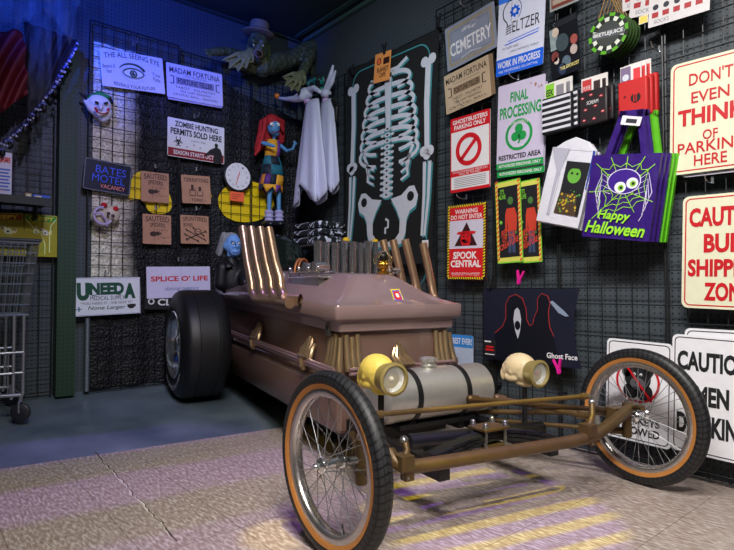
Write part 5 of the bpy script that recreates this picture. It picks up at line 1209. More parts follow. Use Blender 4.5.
# --- white ghost dogs hanging on the right wall, by the corner
GW = M('C8CAE4', 0.55, bump=.15, scale=6); 
def ghost_dog(cpx, label, back=False):
    OF = .26 if not back else .14
    S = lambda px, py, off=OF: onR(px, py, off)
    h0 = S(cpx + 0, 100); kk = mpp(h0); g = empty('ghost_dog', h0, label, 'plush', 0, 'white ghost dogs by the corner'); q = lambda px, py, off=OF: S(px, py, off) - h0
    # sheet body
    mb = MB(); NU, NV = 48, 14; vs_ = []
    x0, x1, xt0, xt1, yb = (cpx - 18, cpx + 19, cpx - 5, cpx + 10, 194) if not back else (cpx - 12, cpx + 13, cpx - 7, cpx + 8, 184)
    for j in range(NV + 1):
        t = j / NV
        for i in range(NU):
            a = i * math.tau / NU; cxp = ((xt0 + xt1) / 2) * (1 - t) + ((x0 + x1) / 2) * t; hwp = ((xt1 - xt0) / 2) * (1 - t ** .8) + ((x1 - x0) / 2) * t ** .8
            yy = 101 + (yb - 101) * t
            f = 1 + .20 * t * math.sin(a * 7 + .6 + t) ; zig = (22 * abs(math.sin(a * 1.5 + .5)) - 11) * kk * (t ** 3)
            c_ = q(cxp, yy); vs_.append(c_ + Vector((-.45 * hwp * kk * math.sin(a) * f, -hwp * 1.3 * kk * math.cos(a) * f, -zig)))
    mb.add(vs_, [(j * NU + i, (j + 1) * NU + i, (j + 1) * NU + (i + 1) % NU, j * NU + (i + 1) % NU) for j in range(NV) for i in range(NU)], GW); mb.build('sheet_body', g, origin=False, smooth=80, solid=.003)
    mb = MB()
    if not back:
        mb.ell(q(306, 94), (7 * kk, 7.5 * kk, 6.6 * kk), GW); stick(mb, [(q(303, 96, OF + .02), 6 * kk), (q(295, 99, OF + .04), 3.6 * kk), (q(286, 99, OF + .06), 2.2 * kk), (q(279, 98, OF + .08), 1.4 * kk)], GW)
        organic('head', mb, .008, g, 3)
        mb = MB(); mb.ell(q(277, 96, OF + .085), 2.9 * kk, M('F08020', .5))
        for i in range(3): mb.tube([q(277, 96, OF + .085) + Vector((2.9 * kk * math.cos(R(x)) * math.cos(i), 2.9 * kk * math.cos(R(x)) * math.sin(i), 2.9 * kk * math.sin(R(x)))) for x in range(-80, 90, 20)], .003, M('C86010', .5), n=6)
        mb.build('nose', g, origin=False)
        mb = MB(); mb.ell(q(299, 92.5, OF + .075), (.01, 2.8 * kk, 1.3 * kk), INK, rot=Matrix.Rotation(R(-35), 3, 'X')); mb.build('eye', g, origin=False)
        mb = MB(); mb.lathe([(4 * kk, -.012), (4.4 * kk, 0), (4 * kk, .012)], q(308, 102), (0, .1, 1), M('C8A0D8', .5), 20); mb.build('collar', g, origin=False)
        mb = MB(); stick(mb, [(q(309, 90), 3.5 * kk), (q(314, 88), 2.8 * kk), (q(320, 92), 2.2 * kk)], GW); organic('ear', mb, .008, g, 2)
        mb = MB(); stick(mb, [(q(312, 100), 2.0 * kk), (q(315, 110), 3.4 * kk), (q(314, 124), 1.4 * kk)], BLK); organic('dark_strap', mb, .009, g, 2)
    else:
        mb = MB(); mb.ell(q(326, 94), (6 * kk, 6 * kk, 5 * kk), GW); organic('head', mb, .008, g, 3)
        mb = MB(); stick(mb, [(q(325, 92), 2.8 * kk), (q(330, 80), 3.4 * kk), (q(333, 66), 1.5 * kk)], GW); stick(mb, [(q(327, 92), 2.2 * kk), (q(332, 82), 2.6 * kk), (q(335.5, 71), 1.2 * kk)], GW); organic('ear', mb, .008, g, 2)
        mb = MB(); mb.lathe([(4 * kk, -.012), (4.4 * kk, 0), (4 * kk, .012)], q(326, 101), (0, .1, 1), M('C8A0D8', .5), 20); mb.build('collar', g, origin=False)
        mb = MB(); stick(mb, [(q(330, 96), 2.0 * kk), (q(337, 108), 3.0 * kk), (q(336, 122), 1.4 * kk)], BLK); organic('dark_strap', mb, .009, g, 2)
ghost_dog(310, 'white ghost dog with a long snout and orange nose, draped sheet body')
ghost_dog(327, 'second white ghost dog behind the snouted one, with upright pointed ears', True)
TC_, nt, b = new_mat('teal_print'); tc = nt.nodes.new('ShaderNodeTexCoord'); nz = nt.nodes.new('ShaderNodeTexNoise'); nz.inputs['Scale'].default_value = 16
nt.links.new(tc.outputs['Object'], nz.inputs[0]); rp = nt.nodes.new('ShaderNodeValToRGB'); rp.color_ramp.interpolation = 'CONSTANT'; e_ = rp.color_ramp.elements; e_[0].color = (.01, .012, .015, 1); e_[1].position = .5; e_[1].color = (*hx('1E8A88'), 1); k2 = e_.new(.62); k2.color = (*hx('B8C0C4'), 1)
nt.links.new(nz.outputs[0], rp.inputs[0]); nt.links.new(rp.outputs[0], b.inputs['Base Color']); b.inputs['Roughness'].default_value = .8
mb = MB(); cS = onR(313, 86, .10)
for i in range(6): mb.ell(cS + Vector((-.012 * (i % 2), .12 - .045 * i, .008 * (i % 3))), (.045, .045, .05), TC_)
mb.box(cS + Vector((0, 0, -.04)), (.07, .22, .08), TC_)
o = organic('striped_cloth_bundle', mb, .010); tag(o, 'bundle of teal and black cloth hung above the ghost dogs', 'cloth')

# --- seated driver figure behind the side pipes
c0 = CMW @ cy(233, 284, 2.33); k_ = mpp(c0); d3 = lambda px, py, y=2.33: (CMW @ cy(px, py, y)) - c0
drv = empty('driver_figure', c0, 'pale blue-faced old man figure in a black coat, sitting in the car behind the pipes', 'figure')
BF = M('6A9AD8', 0.5, bump=.2, scale=20)
mb = MB(); mb.ell(d3(233, 245), (8.4 * k_, 8.4 * k_, 11 * k_), BF); mb.ell(d3(235, 252, 2.28), (5.6 * k_, 5.6 * k_, 5 * k_), BF); mb.ell(d3(237, 246, 2.24), (1.7 * k_, 2.6 * k_, 3 * k_), BF); mb.ell(d3(236, 241, 2.26), (6 * k_, 2.4 * k_, 1.6 * k_), BF)
stick(mb, [(d3(232, 254), 5 * k_), (d3(231, 262), 5 * k_)], BF); mb.ell(d3(224.5, 246), (1.6 * k_, 3 * k_, 3.2 * k_), BF); organic('head', mb, .008, drv, 3)
mb = MB()
for ex in (233.5, 239): mb.ell(d3(ex, 243.5, 2.225), (1.3 * k_, .8 * k_, 1.0 * k_), WHT)
ev = mb.build('eyes', drv, origin=False); mb = MB()
for ex in (233.7, 239.2): mb.ell(d3(ex, 243.6, 2.217), .5 * k_, INK)
mb.build('pupil', ev, origin=False)
mb = MB(); mb.tube([d3(232.5, 252, 2.225), d3(236, 253, 2.215), d3(239.5, 251.5, 2.225)], .6 * k_, M('3A4A78'), n=6); mb.build('mouth', drv, origin=False)
mb = MB(); HG = M('8A8C90', .8, var=.4, scale=80, bump=.8)
for i in range(10):
    a = -.3 + i * .36; stick(mb, [(d3(230, 240 - 2 * math.sin(i), 2.36) + Vector((-.045 * math.cos(a), .03 * math.sin(a), .02)), 3.4 * k_), (d3(225, 255, 2.38) + Vector((-.05 * math.cos(a), .04 * math.sin(a), .01 * (i % 3))), 2.4 * k_)], HG, 8)
mb.ell(d3(231, 238, 2.36), (7.6 * k_, 7.6 * k_, 6 * k_), HG); organic('hair', mb, .009, drv, 1)
mb = MB(); stick(mb, [(d3(231, 262), 7.5 * k_), (d3(231, 272), 11.5 * k_), (d3(231, 284), 12 * k_)], BLK, 16); stick(mb, [(d3(222, 268), 6 * k_), (d3(220, 284), 6 * k_)], BLK); stick(mb, [(d3(241, 268), 6 * k_), (d3(245, 283, 2.2), 5.5 * k_)], BLK)
organic('coat', mb, .011, drv, 3)
mb = MB(); mb.add([d3(228, 259, 2.3), d3(234, 266, 2.22), d3(226, 268, 2.22), d3(224, 260, 2.3)], [(0, 1, 2, 3)], BLK); mb.build('collar', drv, origin=False, solid=.006)

# --- masks on the left wall
c0 = onL(99, 108, .10); k_ = mpp(c0); r2 = lambda px, py, off=.10: onL(px, py, off) - c0
cm = empty('clown_mask', c0, 'grinning white mask with green and black hair, hanging below the eye sign', 'mask')
MWH = M('E6EAF6', .35)
mb = MB(); ro = Matrix.Rotation(R(18), 3, 'Y')
mb.ell(r2(99, 104), (12 * k_, 8 * k_, 10 * k_), MWH, rot=ro); mb.ell(r2(104, 113), (8 * k_, 7 * k_, 8 * k_), MWH, rot=ro); stick(mb, [(r2(85, 101), 2 * k_), (r2(92, 108), 5 * k_), (r2(103, 118), 4.6 * k_)], MWH); mb.ell(r2(100.5, 107, .15), (2.2 * k_, 3 * k_, 4 * k_), MWH)
organic('mask_shell', mb, .007, cm, 3)
mb = MB(); stick(mb, [(r2(90, 98, .11), 2.5 * k_), (r2(99, 94, .12), 3 * k_), (r2(108, 97, .12), 2.2 * k_)], M('0E8A4A', .5)); mb.build('green_hair', cm, origin=False)
mb = MB(); stick(mb, [(r2(109, 98), 2.5 * k_), (r2(112, 103), 1.6 * k_)], BLK, 8); mb.build('black_hair', cm, origin=False); mb = MB(); stick(mb, [(r2(92, 99), 2.2 * k_), (r2(84, 96), 1.6 * k_), (r2(79, 93), .5 * k_)], BLK, 8); stick(mb, [(r2(92, 97), 1.8 * k_), (r2(86, 100), 2 * k_)], BLK, 8); mb.build('black_hair', cm, origin=False)
mb = MB(); pts = [r2(x, y, .168) for x, y in ((95, 107.5), (98, 112), (103, 113.5), (107, 112), (109, 108.5))]; mb.tube(pts, 1.3 * k_, M('C01828', .4), n=8); mb.build('red_lips', cm, origin=False)
mb = MB(); mb.tube([p + Vector((0, -.008, .002)) for p in pts[1:4]], .7 * k_, WHT, n=8); mb.build('teeth', cm, origin=False)
mb = MB()
for a, b in (((95, 101.5), (99, 103)), ((104, 103.5), (108, 102.5))): mb.tube([r2(*a, .163), r2(*b, .168)], 1.0 * k_, INK, n=8)
mb.build('eye_slit', cm, origin=False)
c0 = onL(105, 215, .10); k_ = mpp(c0); r2 = lambda px, py, off=.10: onL(px, py, off) - c0
pm = empty('clown_mask', c0, 'pale upturned clown mask with two red tufts, below the motel sign', 'mask')
CRM = M('C8BCA8', .45, var=.15)
mb = MB(); mb.ell(r2(101, 217), (10 * k_, 6 * k_, 10 * k_), CRM); mb.ell(r2(112, 214), (8.5 * k_, 5 * k_, 9 * k_), CRM); organic('mask_shell', mb, .007, pm, 3)
mb = MB(); mb.tube([r2(101, 216.5, .10) + Vector((8.6 * k_ * math.cos(a), -.055, 8.6 * k_ * math.sin(a))) for a in [R(x) for x in range(90, 331, 20)]], 1.2 * k_, M('B8A8D8', .4), n=8); mb.tube([r2(94, 213, .165), r2(101, 213, .17), r2(106, 219, .165), r2(107, 226, .15)], 1.1 * k_, M('B8A8D8', .4), n=8); mb.build('mask_rim', pm, origin=False)
for x, y in ((104, 205), (115.5, 209)): mb = MB(); mb.ell(r2(x, y, .12), (3 * k_, 3 * k_, 2.6 * k_), M('D81C28', .7, bump=.8, scale=80)); mb.build('red_tuft', pm, origin=False)
mb = MB()
for x, y in ((108.5, 213.5), (113, 216)): mb.ell(r2(x, y, .165), (1.8 * k_, .006, 1.8 * k_), M('3A2430')); 
mb.build('eye_hole', pm, origin=False)

# --- folded patterned blankets on a wall shelf
c0 = onR(317, 240, .2)
BW = bpy.data.materials.new('zebra_cloth'); BW.use_nodes = True; nt = BW.node_tree; b = nt.nodes['Principled BSDF']; tc = nt.nodes.new('ShaderNodeTexCoord'); nz = nt.nodes.new('ShaderNodeTexNoise'); nz.inputs['Scale'].default_value = 9; nz.inputs['Distortion'].default_value = 3.0
nt.links.new(tc.outputs['Object'], nz.inputs[0]); rp = nt.nodes.new('ShaderNodeValToRGB'); rp.color_ramp.interpolation = 'CONSTANT'; rp.color_ramp.elements[0].color = (.005, .006, .01, 1); rp.color_ramp.elements[1].position = .57; rp.color_ramp.elements[1].color = (.55, .58, .7, 1)
nt.links.new(nz.outputs[0], rp.inputs[0]); nt.links.new(rp.outputs[0], b.inputs['Base Color']); b.inputs['Roughness'].default_value = .9
mb = MB(); sh = onR(318, 247, .22); mb.box((-.22, sh.y, sh.z), (.30, .50, .012), STEEL); mb.box((-.078, sh.y - .2, sh.z - .05), (.012, .01, .10), STEEL); mb.box((-.078, sh.y + .2, sh.z - .05), (.012, .01, .10), STEEL); o = mb.build('wall_shelf'); tag(o, 'thin metal shelf under the folded patterned blankets by the corner', 'shelf')
for k in range(3):
    mb = MB(); mb.box((-.22 + .01 * k, sh.y + .01 * (k - 1), sh.z + .04 + .057 * k), (.24, .40 - .03 * k, .052), BW)
    o = mb.build('folded_blanket', bevel=.018); tag(o, ('bottom', 'middle', 'top')[k] + ' one of three folded black and white blankets by the corner', 'blanket', 'folded blankets on the shelf')

# ================================================================== goods on the right wall
# round tags on ropes
def d_round(P):
    for i in range(20):
        a0, a1 = i * math.tau / 20, (i + 1) * math.tau / 20; c1 = M('58A820', .5) if i % 2 else M('18201A', .5); c2 = M('D8DCD0', .5) if i % 2 == 0 else M('18201A', .5)
        f = lambda r, a: (.5 + r * math.cos(a), .5 + r * math.sin(a))
        P.poly([f(.5, a0), f(.5, a1), f(.42, a1), f(.42, a0)], c1, 1); P.poly([f(.41, a0), f(.41, a1), f(.31, a1), f(.31, a0)], c2, 1)
    P.disc(.5, .5, .30, M('3A3E3C'), 1); P.rect(.10, .41, .90, .59, M('50565A'), 2); P.text('BEETLEJUICE', .13, .44, .87, .56, WHT, 3, bold=.02)
for k in range(5):
    c = onR(608.7 + 3.0 * k, 34 + 1.0 * k, .16 - .025 * k); k_ = mpp(onR(608, 34, .16)); rad = 20.5 * k_
    P = Panel(); P.setup(2 * rad, 2 * rad, .006, M('2C4A16', .5), 0, [(.5 + .5 * math.cos(i * math.tau / 40), .5 + .5 * math.sin(i * math.tau / 40)) for i in range(40)])
    if k == 0: d_round(P)
    e_ = empty('round_sign', c, ('front round green and black checkered sign hung from a rope', 'second round green sign, right behind the front one', 'middle round green sign of the hanging stack of five', 'fourth round green sign, one from the rearmost', 'rearmost round green sign, furthest right in the stack')[k], 'sign', 0, 'round green signs')
    P.build('disc', e_, mw=Matrix.Translation(c) @ MW['R'] @ Matrix.Rotation(R(-6), 4, 'Z'), smooth=0)
    mb = MB(); 
    for sg in (-1, 1): mb.tube([(-.004, -sg * rad * .5, rad * .84), (-.004 , -sg * .01 , rad * 1.9)], .0025, M('9A7A4A', .9), n=6)
    mb.build('rope', e_, origin=False)
# stacks of flat cards at the top
def d_cards(P):
    for i in range(5): P.disc(.12 + .18 * i, .45, .05, M('2A2C38'), 1); P.rect(.06 + .18 * i, .6, .17 + .18 * i, .75, M('A82A30'), 1)
    P.text('SOCKS', .1, .82, .35, .93, M('6A6A78'), 1)
for k, (c4, lb) in enumerate((([(622, -22), (671, -40), (671, -8), (623, 14)], 'leftmost pale card fanned at the very top of the right wall'), ([(630, -16), (700, -36), (699, 2), (632, 18)], 'middle pale card fanned at the top of the right wall'), ([(648, -6), (712, -26), (709, 9), (650, 29)], 'lowest pale card of the fan at the top, nearest the parking sign'))):
    sign('backing_card', lb, 'card', 'R', c4, M('D8D4D4', .4), d_cards, off=.09 + .012 * k, t=.002, rad=.002, group='fanned pale cards at the top')
def d_ytag(P): P.rect(.1, .1, .9, .9, M('F0D060'), 1)
sign('price_tag', 'small yellow price tag beside the fanned pale cards', 'tag', 'R', [(639, 17), (648, 14), (648, 22), (639, 25)], M('E8E0C0'), d_ytag, off=.125, t=.001, rad=0)

# pouches
def pouch(name, label, px0, py0, px1, py1, off, mat, body_detail, cards, group, lean=0, n=1):
    a = onR(px0, py0, off); b = onR(px1, py1, off); w_ = abs(a.y - b.y); h_ = a.z - b.z
    ctr = Vector((-off, (a.y + b.y) / 2, (a.z + b.z) / 2)); e_ = empty(name, ctr, label, 'pouch', 0, group)
    mb = MB(); mb.box((0, 0, 0), (.030, w_, h_), mat); o = mb.build('pouch_body', e_, origin=False, bevel=.008)
    P = Panel(); P.w = w_; P.h = h_; P.t = .0155
    if body_detail: body_detail(P); P.build('printed_front', e_, mw=Matrix.Translation(ctr) @ MW['R'], smooth=0)
    if cards:
        P = Panel(); P.setup(w_ * .72, h_ * .6, .003, M('E4E0DC', .4)); cards(P); P.build('header_card', e_, mw=Matrix.Translation(ctr + Vector((.0, .01, h_ * .6))) @ MW['R'], smooth=0)
def st_w(P):
    for i in range(6): P.rect(.02, .06 + .16 * i, .98, .13 + .16 * i, M('D8D8E0'), 1)
def cd_g(P): P.rect(.05, .05, .45, .9, M('8AD03A'), 1); P.text('EEK', .08, .3, .42, .6, INK, 2, bold=.03); P.rect(.55, .2, .9, .8, M('8A8890'), 1)
def st_l(P):
    for u, v in ((.15, .2), (.45, .15), (.8, .25), (.25, .55), (.6, .5), (.85, .7), (.2, .85), (.55, .85)): P.disc(u, v, .07, M('B02A34'), 1, sy=.6); P.disc(u, v, .03, WHT, 2, sy=.4)
    P.text('SCREAM', .3, .32, .7, .42, WHT, 2)
def cd_l(P): P.rect(.05, .1, .5, .9, M('C03838'), 1); P.rect(.6, .25, .92, .85, M('3A2828'), 1); P.text('PURSE', .1, .4, .45, .6, WHT, 2)
def st_r(P): P.disc(.62, .5, .17, M('1C1014'), 1); P.text('IT', .55, .38, .70, .6, RED, 2, bold=.03); P.disc(.25, .42, .04, M('5A0A10'), 1)
def cd_r(P): P.rect(.02, .05, .5, .95, M('7A6A8A'), 1); P.disc(.26, .5, .16, M('D0D4E0'), 2); P.rect(.62, .2, .95, .9, M('D83A40'), 1)
BWP = M('1A1C22', .5); RP = M('C01C1C', .6)
for k in range(2): pouch('zip_pouch', ('black and white striped pouch on the wall left of the lip-print pouches', 'second striped pouch, tucked behind the front striped one')[k], 543 + 4 * k, 100 - 1.5 * k, 573 + 7 * k, 129 - 2 * k, .13 - .04 * k, BWP, st_w, cd_g, 'striped pouches')
for k in range(2): pouch('zip_pouch', ('black pouch with red lip prints between the striped and the red pouches', 'second lip-print pouch, behind and right of the front one')[k], 580 + 5 * k, 94 - 1.5 * k, 609 + 6 * k, 121 - 2 * k, .13 - .04 * k, M('20181C', .5), st_l, cd_l, 'lip-print pouches')
for k in range(3): pouch('zip_pouch', ('red pouch with a black round print, front one of its stack', 'second red pouch, just behind the front red one', 'rearmost red pouch, furthest right of its stack')[k], 619 + 4 * k, 84 - 1.5 * k, 649 + 5 * k, 115 - 1.5 * k, .15 - .035 * k, RP, st_r, cd_r, 'red pouches')

# tote bags
WBAG = M('DCDCE6', .35, bump=.5, scale=6)
PUR = M('341A70', .35, var=.15, scale=6, bump=.5); LGR = M('5CB81C', .4, var=.1, scale=6, bump=.4)
def d_tote(P):
    WB = M('9AE030', .5); WL = M('D8D0F0', .5); cxx, cyy = .54, .42
    ends = [(.08, .10), (.30, .03), (.55, .02), (.80, .03), (.95, .12), (.99, .55), (.75, .68), (.45, .74), (.12, .78), (.02, .45)]
    for e in ends: P.strip([(cxx, cyy), e], .010, WB, 1)
    for r_ in (.35, .58, .8):
        for i in range(len(ends)):
            a = ends[i]; b = ends[(i + 1) % len(ends)]; f = lambda e, r: (cxx + (e[0] - cxx) * r, cyy + (e[1] - cyy) * r)
            A, B = f(a, r_), f(b, r_); m = f(((a[0] + b[0]) / 2, (a[1] + b[1]) / 2), r_ * .86); P.strip([A, m, B], .009, WB, 1)
    for sg in (-1, 1):
        for i in range(4):
            P.strip([(cxx + sg * .18, cyy - .10 + .05 * i), (cxx + sg * .34, cyy - .20 + .07 * i), (cxx + sg * (.42 - .03 * i), cyy + .02 + .09 * i), (cxx + sg * (.38 - .03 * i), cyy + .12 + .08 * i)], .010, WL, 2)
    P.ring(cxx, cyy - .10, .235, .25, WL, 4, sy=.75); P.disc(cxx, cyy - .10, .235, M('3E2088', .4), 3, sy=.75)
    for x, y in ((-.04, -.03), (.13, -.08)):
        P.disc(cxx + x, cyy + y, .085, M('F2F2F6'), 5, sy=.95); P.disc(cxx + x + .01, cyy + y + .005, .045, M('8AC83A'), 6); P.disc(cxx + x + .015, cyy + y + .005, .022, INK, 7)
    P.text('Happy', .20, .66, .68, .80, WB, 6, bold=.025, shear=.25, slope=-.02); P.text('Halloween', .04, .80, .92, .95, WB, 6, bold=.025, shear=.25, slope=-.02)
def tote(label, c4, off, mat, detail, group, handle, hmat, cat='bag', handles=True):
    mw, w_, h_ = placed('R', c4, off); e_ = bpy.data.objects.new('tote_bag', None); COL.objects.link(e_); e_.matrix_world = mw; e_.empty_display_size = .05; tag(e_, label, cat, group)
    mb = MB(); lo = []
    for t, dz in ((0, .5), (.5, .6), (1, .35)):
        hh = -h_ / 2 + h_ * t; dd = .018 * dz; lo.append([(-w_ / 2, hh, -dd), (-w_ / 4, hh, -dd), (w_ / 4, hh, -dd), (w_ / 2, hh, -dd), (w_ / 2, hh, dd), (w_ / 4, hh, dd + .002 * math.sin(t * 9)), (-w_ / 4, hh, dd), (-w_ / 2, hh, dd)])
    mb.loops(lo, mat); o = MB.build(mb, 'bag_body', None, smooth=0, origin=False); o.parent = e_
    if detail:
        P = Panel(); P.w = w_ * .985; P.h = h_ * .985; P.t = .0125; detail(P); o = P.build('printed_front', None, smooth=0, origin=False); o.parent = e_
    if mat is WBAG:
        mb = MB(); mb.prism([(-w_ * .48, h_ / 2 - .01), (-w_ * .25, h_ / 2 + .03), (-w_ * .02, h_ / 2 + .055), (w_ * .3, h_ / 2 + .035), (w_ * .5, h_ / 2 - .01)], -.008, .009, mat); o = mb.build('gathered_top', None, smooth=0, origin=False, bevel=.004); o.parent = e_
    if handles:
        for s2, zz in ((1, .006), (-1, -.006)):
            mb = MB(); hx0, hx1, top = handle
            for a, b in (((-hx0, h_ / 2 - .02), (-hx1, h_ / 2 + top)), ((hx0, h_ / 2 - .02), (hx1, h_ / 2 + top)), ((-hx1 - .012, h_ / 2 + top - .006), (hx1 + .012, h_ / 2 + top - .006))):
                d = Vector((b[0] - a[0], b[1] - a[1])); mb.box(((a[0] + b[0]) / 2, (a[1] + b[1]) / 2, zz), (.028, d.length + .012, .003), hmat, rot=Matrix.Rotation(math.atan2(-d.x, d.y), 3, 'Z'))
            o = mb.build('handle', None, smooth=0, origin=False); o.parent = e_
TB = [(592.5, 155), (657, 154), (655, 241.5), (584, 237)]
HAN = (.085, .035, .18)
tote('purple tote bag with a big-eyed spider in a web and green lettering', TB, .20, PUR, d_tote, 'tote bags', HAN, PUR)
sh_ = lambda dx, dy: [(a + dx, b + dy) for a, b in TB]
tote('purple tote bag directly behind the front spider bag', sh_(4.5, 0), .17, PUR, None, 'tote bags', HAN, PUR)
tote('second purple tote bag behind the front spider bag, before the green ones', sh_(9, 0.3), .14, PUR, None, 'tote bags', HAN, PUR, handles=False)
tote('lime green tote bag behind the purple bags', sh_(13, .4), .115, LGR, None, 'tote bags', HAN, LGR)
tote('lime green tote bag furthest right and rearmost', sh_(17, .4), .09, LGR, None, 'tote bags', HAN, LGR, handles=False)
def d_wtag(P): P.rect(.25, .3, .8, .75, M('30303A'), 1)
sign('price_tag', 'white price tag over the handles of the purple tote bag', 'tag', 'R', [(621, 116), (640, 117), (642, 126), (622, 124)], WHT, d_wtag, off=.22, t=.001, rad=.004)
def d_wbag(P):
    G = M('6AB040'); P.rect(.42, .16, .95, .86, INK, 1); P.poly([(0, 0), (.42, 0), (.30, .35), (.26, .9), (.22, .9), (.22, .3)], M('B4B4C4'), 1); P.poly([(.95, 0), (1, 0), (1, .5), (.97, .5)], M('2040A0'), 1); P.disc(.66, .34, .15, G, 2, sy=1.1); P.rect(.58, .30, .63, .33, INK, 3); P.rect(.70, .30, .75, .33, INK, 3); P.rect(.54, .20, .80, .25, INK, 3)
    P.poly([(.42, .58), (.82, .58), (.90, .86), (.38, .86)], M('4A3A2A'), 2); P.blobs(22, M('C8A830'), .01, .035, 3, (.38, .55, .92, .86), 8); P.blobs(12, M('58A048'), .01, .03, 3, (.38, .5, .92, .86), 9)
    P.strip([(.30, .05), (.33, .5), (.28, .9)], .015, M('B8B8C8'), 2)  # fold shade painted on the flat front as a grey strip
WB4 = [(550, 146), (589, 152), (587, 228), (541, 222)]
tote('white plastic bag with a green monster print, left of the purple totes', WB4, .16, WBAG, d_wbag, 'white bags', (.055, .02, .05), WBAG, handles=False)
tote('second white plastic bag tucked behind the monster print one', [(a + 3, b + 2) for a, b in WB4], .13, WBAG, None, 'white bags', (.055, .02, .05), WBAG, handles=False)

# ================================================================== left bay: shelf, boxes, packs, cart, drapes
SH = M('15171A', .5)
a = onL(-20, 196, .35); b = onL(52, 199, .35)
mb = MB(); mb.box(((a.x + b.x) / 2, -.21, (a.z + b.z) / 2), (b.x - a.x, .29, .02), SH); mb.box(((a.x + b.x) / 2, -.352, (a.z + b.z) / 2 - .01), (b.x - a.x, .008, .045), SH)
for x in (a.x + .1, b.x - .05): mb.box((x, -.14, (a.z + b.z) / 2 - .05), (.01, .12, .09), SH)
o = mb.build('display_shelf'); tag(o, 'black shelf on the left wall holding boxes', 'shelf'); zs = (a.z + b.z) / 2 + .010
def boxed(nm, lb, px0, px1, off, h_, mat, draw, dep=.06, grp=None):
    p0 = onL(px0, 196, off); p1 = onL(px1, 196, off); w_ = p1.x - p0.x; e_ = empty(nm, ((p0.x + p1.x) / 2, -off + dep / 2, zs), lb, 'box', 0, grp)
    mb = MB(); mb.box((0, 0, h_ / 2 + .001), (w_, dep, h_), mat); mb.build('carton', e_, origin=False, bevel=.002)
    P = Panel(); P.w = w_ * .96; P.h = h_ * .96; P.t = .0005; draw(P); P.build('printed_front', e_, mw=Matrix.Translation(((p0.x + p1.x) / 2, -off - .0005, zs + h_ / 2 + .001)) @ MW['L'], smooth=0)
def d_wbox(P):
    P.blobs(14, M('D86A50'), .02, .07, 1, (0, 0, 1, .35), 2); P.blobs(10, M('F0C840'), .02, .06, 2, (0, 0, 1, .3), 3); P.text('GAME', .1, .1, .9, .24, M('D83A30'), 3, bold=.03)
    for i in range(7): P.rect(.1, .38 + .08 * i, .9 - .1 * (i % 2), .42 + .08 * i, M('4A6AC8'), 1)
    P.blobs(8, M('E0A050'), .02, .06, 2, (0, .8, 1, 1), 6)
boxed('game_box', 'tall white printed box standing at the left end of the shelf', -4, 11.5, .30, .245, M('D4D4E8', .4), d_wbox)
boxed('game_box', 'small flat blue box lying on the shelf near its right end', 33, 50, .26, .03, M('2A5AC8', .4), lambda P: P.rect(.1, .2, .5, .8, M('C8C0A0'), 1), .14)
boxed('game_box', 'small flat tan box lying on the shelf beside the flat blue one', 25, 32, .26, .035, M('A08A60', .4), lambda P: P.rect(.2, .2, .8, .8, M('E0D8C0'), 1), .14)
YP = M('A89E28', .35)
def d_pack(P, g=False):
    P.rect(.03, .03, .97, .16, M('A05020') if not g else M('3A9A30'), 1); P.blobs(8, M('E8E0B0'), .04, .09, 1, (.1, .2, .9, .6), 4); P.disc(.35, .40, .09, M('D0D8C0'), 2); P.disc(.62, .42, .09, M('D0D8C0'), 2); P.disc(.35, .42, .03, INK, 3); P.disc(.62, .43, .03, INK, 3)
    P.text('CREEPY', .12, .05, .88, .14, M('F0E040'), 3, bold=.03); P.blobs(16, M('8A9A20'), .02, .05, 1, (.05, .55, .95, .97), 5)
    if g: P.strip([(.02, .12), (.3, .35), (.5, .45), (.62, .7), (.62, .95)], .03, M('E8F8A0'), 4); P.strip([(.95, .1), (.8, .25), (.76, .5), (.76, .9)], .03, M('E8F8A0'), 4)
for c4, g, lb in (([(-20, 213), (24, 213), (24, 256), (-20, 256)], False, 'yellow printed pack hanging under the black shelf, partly behind the cart'), ([(24, 214), (57.5, 216), (56, 257.5), (24, 256)], True, 'yellow green pack with pale streaks under the right end of the shelf')):
    sign('hanging_pack', lb, 'pack', 'L', c4, YP, (lambda P, g=g: d_pack(P, g)), off=.065, t=.012, rad=.004, group='yellow packs under the shelf')

# shopping cart, parked along the wall with its nose to the right
CW = M('A8ACB4', .35, .75); YN, YB = -.46, -.10
def cart_px(px, py, y=YN):
    d = ray(px, py); return CAM + d * ((y - CAM.y) / d.y)
nt_ = cart_px(39, 243); nb_ = cart_px(29, 315); wl = cart_px(21, 416)
cart = empty('shopping_cart', (nt_.x - .4, (YN + YB) / 2, floor_z(-2, YN)), 'wire shopping cart parked at the left edge below the yellow packs', 'cart'); K = cart.location.copy()
def lc(x, y, z): return (x - K.x, y - K.y, z - K.z)
XR = nt_.x - .80; zt_, zb_ = nt_.z, nb_.z
def nose(q): return nt_.x + (nb_.x - nt_.x) * q       # q 0 top .. 1 bottom
def yside(sg, q): m = (YN + YB) / 2; h = (YB - YN) / 2; return m + sg * h * (1 - .14 * q)
mb = MB()
for sg in (-1, 1):
    for i in range(8):
        q = i / 7; z = zt_ + (zb_ - zt_) * q; mb.tube([lc(XR + .05 * q, yside(sg, q), z), lc(nose(q), yside(sg, q), z)], .005 if i in (0, 7) else .003, CW, n=5)
    for i in range(26):
        t = i / 25; mb.tube([lc(XR + (nt_.x - XR) * t, yside(sg, 0), zt_), lc(XR + .05 + (nb_.x - XR - .05) * t, yside(sg, 1), zb_)], .0028, CW, n=5)
for i in range(8):
    q = i / 7; z = zt_ + (zb_ - zt_) * q; mb.tube([lc(nose(q), yside(-1, q), z), lc(nose(q), yside(1, q), z)], .005 if i in (0, 7) else .003, CW, n=5); mb.tube([lc(XR + .05 * q, yside(-1, q), z), lc(XR + .05 * q, yside(1, q), z)], .003, CW, n=5)
